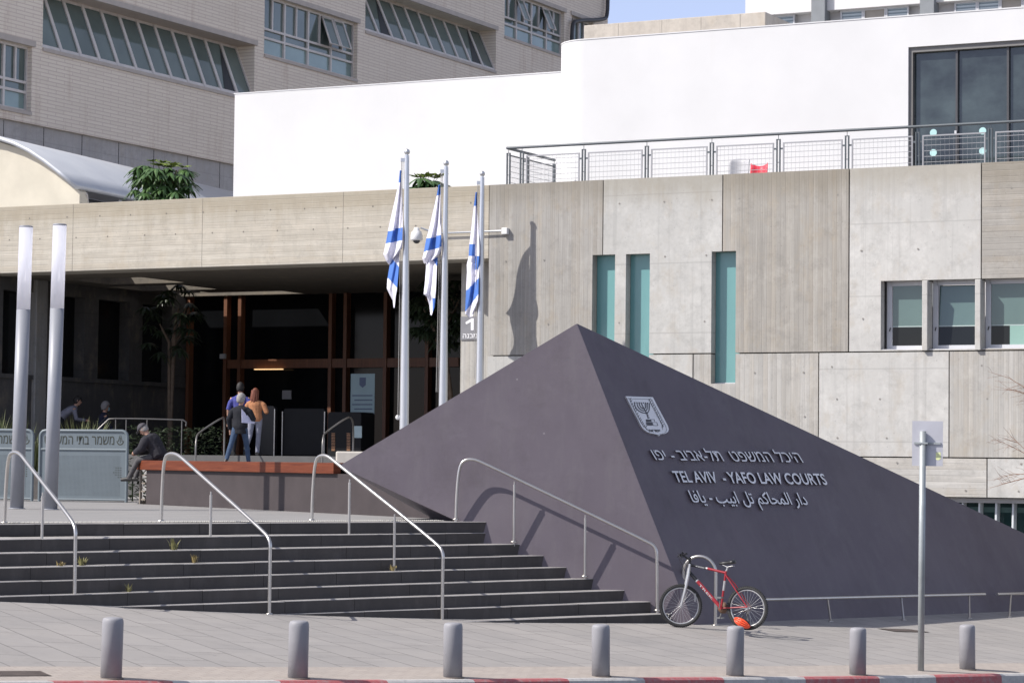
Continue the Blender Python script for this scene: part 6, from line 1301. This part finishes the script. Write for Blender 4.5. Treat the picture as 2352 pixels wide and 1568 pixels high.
def person(label, loc, rotz, Hh, pel, lean, hands, feet, top, trousers, shoes, hair, headturn=0.0, headtilt=0.0, sleeves='long', hairlen=0.0, cap=None, mask=None, knee=None, extra=None, side=0.0, elbow=None, hem=0.0, bulk=0.0):
    r = thing('person', label, 'person', loc, rotz)
    X = Vector((1, 0, 0)); k = Hh / 1.75
    P = Vector(pel); sp = Vector((sin(radians(side)), sin(radians(lean)), cos(radians(lean)))).normalized(); fw_ = X.cross(sp) * -1; fw_ = Vector((0, cos(radians(lean)), -sin(radians(lean))))
    sp2 = Vector((sp.x, sin(radians(lean * 1.35)), cos(radians(lean * 1.35)))).normalized()
    W_ = P + sp * 0.17 * k; Cc = W_ + sp2 * 0.2 * k; Ns = Cc + sp2 * 0.14 * k
    tlt = radians(lean * 0.5 + headtilt); hz_ = Vector((0, sin(tlt), cos(tlt))); Hc = Ns + hz_ * 0.17 * k; hf = Vector((sin(headturn), cos(headturn) * cos(tlt), -sin(tlt))).normalized(); hx = hf.cross(hz_).normalized()
    sh_ = [Cc + sp2 * 0.07 * k + X * s * 0.185 * k for s in (-1, 1)]; hp2 = [P + X * s * 0.095 * k for s in (-1, 1)]
    arm = []; leg = []
    for i, s in enumerate((-1, 1)):
        el, hd2 = ik(sh_[i], Vector(hands[i]), 0.29 * k, 0.26 * k, Vector(elbow[i]) if elbow else Vector((s * 0.6, -1, -0.2))); arm.append((sh_[i], el, hd2))
        kn2, ft = ik(hp2[i], Vector(feet[i][:3]) + Vector((0, 0, 0.08 * k)), 0.43 * k, 0.42 * k, Vector(knee[i]) if knee else Vector((s * 0.1, 1, 0.1))); leg.append((hp2[i], kn2, ft))
    def torso(mb, g):
        loft(mb, [(P - sp * 0.07 * k, X, fw_, 0.13 * k + g, 0.1 * k + g), (P, X, fw_, 0.165 * k + g, 0.115 * k + g), (W_, X, fw_, 0.145 * k + g, 0.1 * k + g), (Cc, X, fw_, 0.172 * k + g, 0.115 * k + g), (Cc + sp2 * 0.08 * k, X, fw_, 0.175 * k + g, 0.095 * k + g), (Ns - sp2 * 0.01, X, fw_, 0.075 * k + g, 0.065 * k + g)])
    # one continuous body
    mb = MB(); torso(mb, -0.012); mb.tube([Ns - sp2 * 0.06 * k, Hc - hz_ * 0.06 * k], 0.055 * k, 12)
    mb.ball(Hc, 1.0, 16, (1, 1, 1)); 
    hv = mb.v[-(16 * 11):]; BMx = Matrix((hx, hf, hz_)).transposed()
    for q in range(len(hv)): mb.v[len(mb.v) - 16 * 11 + q] = Hc + BMx @ Vector(((hv[q] - Hc).x * 0.076 * k, (hv[q] - Hc).y * 0.093 * k, (hv[q] - Hc).z * 0.115 * k))
    mb.tube([Hc + hf * 0.08 * k - hz_ * 0.005 * k, Hc + hf * 0.112 * k - hz_ * 0.035 * k], [0.012 * k, 0.018 * k], 8); mb.tube([Hc + hf * 0.03 * k - hz_ * 0.06 * k, Hc + hf * 0.075 * k - hz_ * 0.095 * k], [0.05 * k, 0.035 * k], 10)
    for s in (-1, 1): e = Hc + hx * s * 0.078 * k; mb.tube([e - hz_ * 0.03 * k, e + hz_ * 0.03 * k - hf * 0.01], 0.014 * k, 8)
    for i, s in enumerate((-1, 1)):
        a, b, c = arm[i]; mb.tube([a, b, c], [0.045 * k, 0.036 * k, 0.026 * k], 10); d = (c - b).normalized(); pl = d.cross(X); pl = pl.normalized() if pl.length > .1 else Vector((0, 1, 0)); wx = d.cross(pl).normalized()
        mb.tube([c, c + d * 0.05 * k, c + d * 0.09 * k], [0.026 * k, 0.036 * k, 0.036 * k], 10)
        for j in range(4): o = wx * (j - 1.5) * 0.019 * k; f0 = c + d * 0.085 * k + o; L = (0.062, 0.072, 0.068, 0.052)[j] * k; mb.tube([f0, f0 + d * L * 0.55 + pl * 0.012 * k, f0 + d * L * 0.9 + pl * 0.035 * k], [0.0095 * k, 0.009 * k, 0.007 * k], 6)
        mb.tube([c + d * 0.03 * k - wx * 0.025 * k, c + d * 0.065 * k - wx * 0.052 * k + pl * 0.01, c + d * 0.09 * k - wx * 0.055 * k + pl * 0.02], [0.013 * k, 0.011 * k, 0.009 * k], 6)
        a, b, c = leg[i]; mb.tube([a, b, c], [0.07 * k, 0.048 * k, 0.035 * k], 10)
    mb.smooth = True; body = mb.build('body', SKIN, r, world=False); remesh(body, 0.011 * k, 1)
    # eyes
    mb = MB()
    for s in (-1, 1): mb.ball(Hc + hf * 0.083 * k + hx * s * 0.031 * k + hz_ * 0.008 * k, 0.011 * k, 8)
    mb.build('eyes', plain('dark_eye', (0.03, 0.025, 0.02), 0.3), r, world=False)
    # top
    mb = MB(); torso(mb, 0.012 + bulk); mb.tube([Ns - sp2 * 0.05, Ns + sp2 * 0.015], [0.085 * k, 0.066 * k], 12)
    if hem: loft(mb, [(P + sp * 0.05 * k, X, fw_, 0.17 * k, 0.13 * k), (P - Vector((0, 0, hem)), X, Vector((0, 1, 0)), 0.182 * k, 0.14 * k)])
    for i in range(2):
        a, b, c = arm[i]
        if sleeves == 'long': mb.tube([a + X * (-.05 if i else .05) - Vector((0, 0, 0.012)), a.lerp(b, .3), b, b.lerp(c, .5), c], [0.06 * k + bulk * .6, 0.066 * k + bulk * .7, 0.054 * k + bulk * .6, 0.05 * k + bulk * .5, 0.042 * k + bulk * .3], 12)
        else: e = b.lerp(c, 0.05); mb.tube([a + X * (-.05 if i else .05) - Vector((0, 0, 0.012)), a.lerp(b, .4), e], [0.06 * k, 0.064 * k, 0.056 * k], 12)
    mb.smooth = True; o = mb.build('jacket' if sleeves == 'long' else 'shirt', top, r, world=False); remesh(o, 0.013 * k)
    # trousers
    mb = MB(); loft(mb, [(P + sp * 0.07 * k, X, fw_, 0.155 * k, 0.115 * k), (P - sp * 0.03 * k, X, fw_, 0.172 * k, 0.125 * k), (P - sp * 0.1 * k, X, fw_, 0.15 * k, 0.11 * k)])
    for a, b, c in leg: mb.tube([a + (a - b).normalized() * 0.03, a.lerp(b, .25), a.lerp(b, .6), b, b.lerp(c, .4), c - Vector((0, 0, 0.02))], [0.092 * k, 0.09 * k, 0.077 * k, 0.064 * k, 0.062 * k, 0.052 * k], 12)
    mb.smooth = True; o = mb.build('trousers', trousers, r, world=False); remesh(o, 0.013 * k)
    for i in range(2):
        a, b, c = leg[i]; d = Vector((feet[i][3], feet[i][4], 0)).normalized() if len(feet[i]) > 3 else Vector((0, 1, 0)); f0 = Vector(feet[i][:3]); mb = MB(); mb.tube([f0 + Vector((0, 0, 0.05)) - d * 0.06 * k, f0 + Vector((0, 0, 0.048)) + d * 0.05 * k, f0 + Vector((0, 0, 0.035)) + d * 0.17 * k], [0.046 * k, 0.048 * k, 0.036 * k], 10); mb.tube([c, f0 + Vector((0, 0, 0.05)) - d * 0.03 * k], [0.042 * k, 0.046 * k], 10); mb.smooth = True; mb.build('shoe', shoes, r, world=False)
    # hair or cap
    mb = MB(); mb.smooth = True; n = 18; m = 9; vv = []
    for j in range(m + 1):
        e = pi / 2 - j / m * (pi / 2 + 0.75)
        for q in range(n):
            a = 2 * pi * q / n; front = cos(a); ee = e
            lim = 0.35 if front > 0.35 else (-0.15 if front > -0.1 else -0.75); ee = max(e, lim)
            R3 = 1.13 + random.uniform(-.03, .03) * (0 if cap else 1)
            vv.append(Hc + BMx @ Vector((0.079 * k * R3 * cos(ee) * sin(a), 0.097 * k * R3 * cos(ee) * front, 0.117 * k * R3 * sin(ee))))
    mb.mesh(vv, [(j * n + q, j * n + (q + 1) % n, (j + 1) * n + (q + 1) % n, (j + 1) * n + q) for j in range(m) for q in range(n)])
    ho = mb.build('hair', hair, r, world=False); sd = ho.modifiers.new('thickness', 'SOLIDIFY'); sd.thickness = 0.018; sd.offset = -1
    if hairlen:
        mb = MB(); mb.smooth = True
        for q in range(26):
            a = pi + (q - 12.5) / 13 * 1.5; s0 = Hc + BMx @ Vector((0.085 * k * sin(a), 0.1 * k * cos(a), 0.02)); L = hairlen * rnd(0.8, 1.1); s1 = s0 + Vector((rnd(-.02, .02), -0.035, -L * 0.55)); s2 = s0 + Vector((rnd(-.03, .03), -0.03, -L)); mb.tube([s0 + hz_ * 0.05 * k, s0, s1, s2], [0.02, 0.024, 0.022, 0.006], 6)
        mb.build('long_hair', hair, r, world=False)
    if cap:
        mb = MB(); mb.smooth = True; vv = []
        for j in range(7):
            e = pi / 2 - j / 6 * (pi / 2 - 0.12)
            for q in range(n): a = 2 * pi * q / n; vv.append(Hc + BMx @ Vector((0.1 * k * cos(e) * sin(a), 0.122 * k * cos(e) * cos(a), 0.02 * k + 0.118 * k * sin(e))))
        mb.mesh(vv, [(j * n + q, j * n + (q + 1) % n, (j + 1) * n + (q + 1) % n, (j + 1) * n + q) for j in range(6) for q in range(n)])
        mb.mesh([Hc + BMx @ Vector(p) for p in ((-0.075, 0.075, 0.04), (0.075, 0.075, 0.04), (0.07, 0.15, 0.025), (0.0, 0.185, 0.022), (-0.07, 0.15, 0.025))], [(0, 1, 2, 3, 4)])
        o = mb.build('cap', cap, r, world=False); sd = o.modifiers.new('thickness', 'SOLIDIFY'); sd.thickness = 0.008
    if mask:
        mb = MB(); mb.smooth = True; vv = []
        for j in range(5):
            for q in range(9): a = (q / 8 - .5) * 2.2; vv.append(Hc + BMx @ Vector((0.082 * k * sin(a), 0.03 + 0.085 * k * cos(a) + 0.012 * (1 - abs(j - 2) / 2), -0.018 * k - j * 0.022 * k)))
        mb.mesh(vv, [(j * 9 + q, j * 9 + q + 1, (j + 1) * 9 + q + 1, (j + 1) * 9 + q) for j in range(4) for q in range(8)]); mb.build('face_mask', mask, r, world=False)
    return r, dict(P=P, C=Cc, hands=[arm[0][2], arm[1][2]], H=Hc, X=X)
jeans = cloth('blue_jeans', (0.05, 0.078, 0.135)); blackc = cloth('black_cloth', (0.02, 0.021, 0.026)); greyj = cloth('pale_grey_jeans', (0.24, 0.25, 0.31)); orange = cloth('orange_knit', (0.37, 0.17, 0.085)); bluec = cloth('blue_shirt_cloth', (0.065, 0.07, 0.25)); greysh = cloth('grey_shirt_cloth', (0.2, 0.2, 0.24)); navy = cloth('navy_suit', (0.025, 0.028, 0.05)); greyt = cloth('grey_trousers', (0.09, 0.087, 0.09)); charcoal = cloth('charcoal_jacket', (0.032, 0.031, 0.037))
blks = plain('black_shoe', (0.02, 0.02, 0.02), 0.5); hgrey = plain('grey_hair', (0.27, 0.255, 0.24), 0.8, 0, 0.3, 30); hblack = plain('black_hair', (0.015, 0.013, 0.012), 0.7, 0, 0.2, 30); hred = plain('auburn_hair', (0.15, 0.042, 0.02), 0.6, 0, 0.25, 30)
def stand(x, ytop, Y, z): p = at_y(x, 1000, Y); return Vector((p.x, Y, z)), at_y(x, ytop, Y).z - z
# man in black jacket carrying papers
p, h = stand(551, 905, 57.6, ZT)
r, J = person('person in black jacket and blue jeans with grey hair carrying papers up the steps', p, radians(-14), h, (0, 0, 0.90), 4, [(-0.26, 0.06, 0.84), (0.2, 0.3, 1.05)], [(-0.24, -0.28, 0.0), (0.17, 0.16, 0.0)], blackc, jeans, blks, hgrey, headturn=0.45, hem=0.16, bulk=0.022)
mb = MB(); q = J['P'] + Vector((0.12, -0.02, 0)); mb.mesh([(0.08, -0.135, 1.3), (0.09, -0.14, 0.99), (0.31, 0.14, 0.97), (0.31, 0.18, 1.0), (0.19, 0.02, 1.1)], [(0, 1, 2, 4)]); mb.mesh([(0.09, -0.13, 1.28), (0.1, -0.135, 1.0), (0.31, 0.15, 1.0), (0.2, 0.03, 1.12)], [(0, 1, 2, 3)])
fo = mb.build('paper_folder', plain('pale_paper', (0.6, 0.6, 0.78), 0.7), world=False); fo.matrix_world = MX[r.name]; md = fo.modifiers.new('thickness', 'SOLIDIFY'); md.thickness = 0.006; tag(fo, 'pale lilac papers held under the arm of the man in the black jacket', 'papers')
# woman in orange top
p, h = stand(586, 889, 61.3, ZE)
person('person in an orange sweater and pale grey jeans with long auburn hair', p, radians(-10), h, (0, 0, 0.88), 5, [(-0.18, 0.22, 1.0), (0.2, 0.24, 1.06)], [(-0.13, -0.3, 0.13, 0.2, 1), (0.03, 0.12, 0.0)], orange, greyj, blks, hred, headturn=0.2, hairlen=0.3, side=-3, elbow=[(-.25, -1, -.4), (.45, -1, -.3)], bulk=0.012)
# man in blue shirt
p, h = stand(550, 872, 62.3, ZE)
person('person in a blue shirt with rolled sleeves and dark hair at the doors', p, radians(-5), h, (0, 0, 0.95), 1, [(-0.29, 0.02, 0.86), (0.27, 0.12, 0.95)], [(-0.13, -0.1, 0.0), (0.13, 0.14, 0.0)], bluec, blackc, blks, hblack, sleeves='short')
# seated man in cap on the end of the bench
p = at_y(366, 1050, 53.1); p.z = ZB + 0.012
person('person in a black jacket and dark cap sitting hunched on the bench end', p, radians(78), 1.74, (0, 0, 0.09), 24, [(-0.1, 0.5, 0.16), (0.12, 0.5, 0.15)], [(-0.14, 0.62, -0.45), (0.14, 0.58, -0.45)], charcoal, greyt, blks, hgrey, headtilt=32, cap=plain('dark_cap', (0.05, 0.045, 0.055), 0.8), knee=[(-0.2, 0.3, 1), (0.2, 0.3, 1)], elbow=[(-1, -0.4, -.6), (1, -0.4, -.6)], bulk=0.06)
# leaning man, masked man, man in the dark suit
p, h = stand(146, 905, 69.3, ZE)
person('person in a grey shirt leaning forward over the wall by the grasses', p, radians(-80), 1.84, (0, -0.1, 0.98), 44, [(-0.1, 0.56, 0.93), (0.1, 0.58, 0.93)], [(-0.12, 0, 0), (0.12, 0.05, 0)], greysh, blackc, blks, hblack, headtilt=-12, hem=0.02)
p, h = stand(230, 905, 69.5, ZE)
p.z = ZE + 0.0
person('person in a navy suit and pale blue face mask seated beside the leaning man', p, radians(-72), 1.84, (0, 0, 0.62), 10, [(-0.12, 0.42, 0.6), (0.14, 0.4, 0.6)], [(-0.12, 0.5, 0), (0.12, 0.5, 0)], navy, navy, blks, plain('grizzled_hair', (0.2, 0.19, 0.19), 0.8), mask=plain('pale_blue_mask', (0.3, 0.5, 0.56), 0.8), knee=[(-0.1, 0.3, 1), (0.1, 0.3, 1)])
st_ = thing('concrete_block', 'low concrete seat under the masked man', 'block', p); mb = MB(); mb.box(p.x - 0.5, p.x + 0.35, p.y - 0.3, p.y + 0.3, ZE, ZE + 0.53); mb.build('block', plc, st_, bevel=0.02)
p, h = stand(14, 868, 69.5, ZE)
person('person in a dark suit standing at the left edge of the photo', p, radians(20), h, (0, 0, 0.92), 2, [(-0.3, 0.1, 0.85), (0.3, 0.1, 0.85)], [(-0.12, 0, 0), (0.12, 0.05, 0)], navy, navy, blks, hblack)
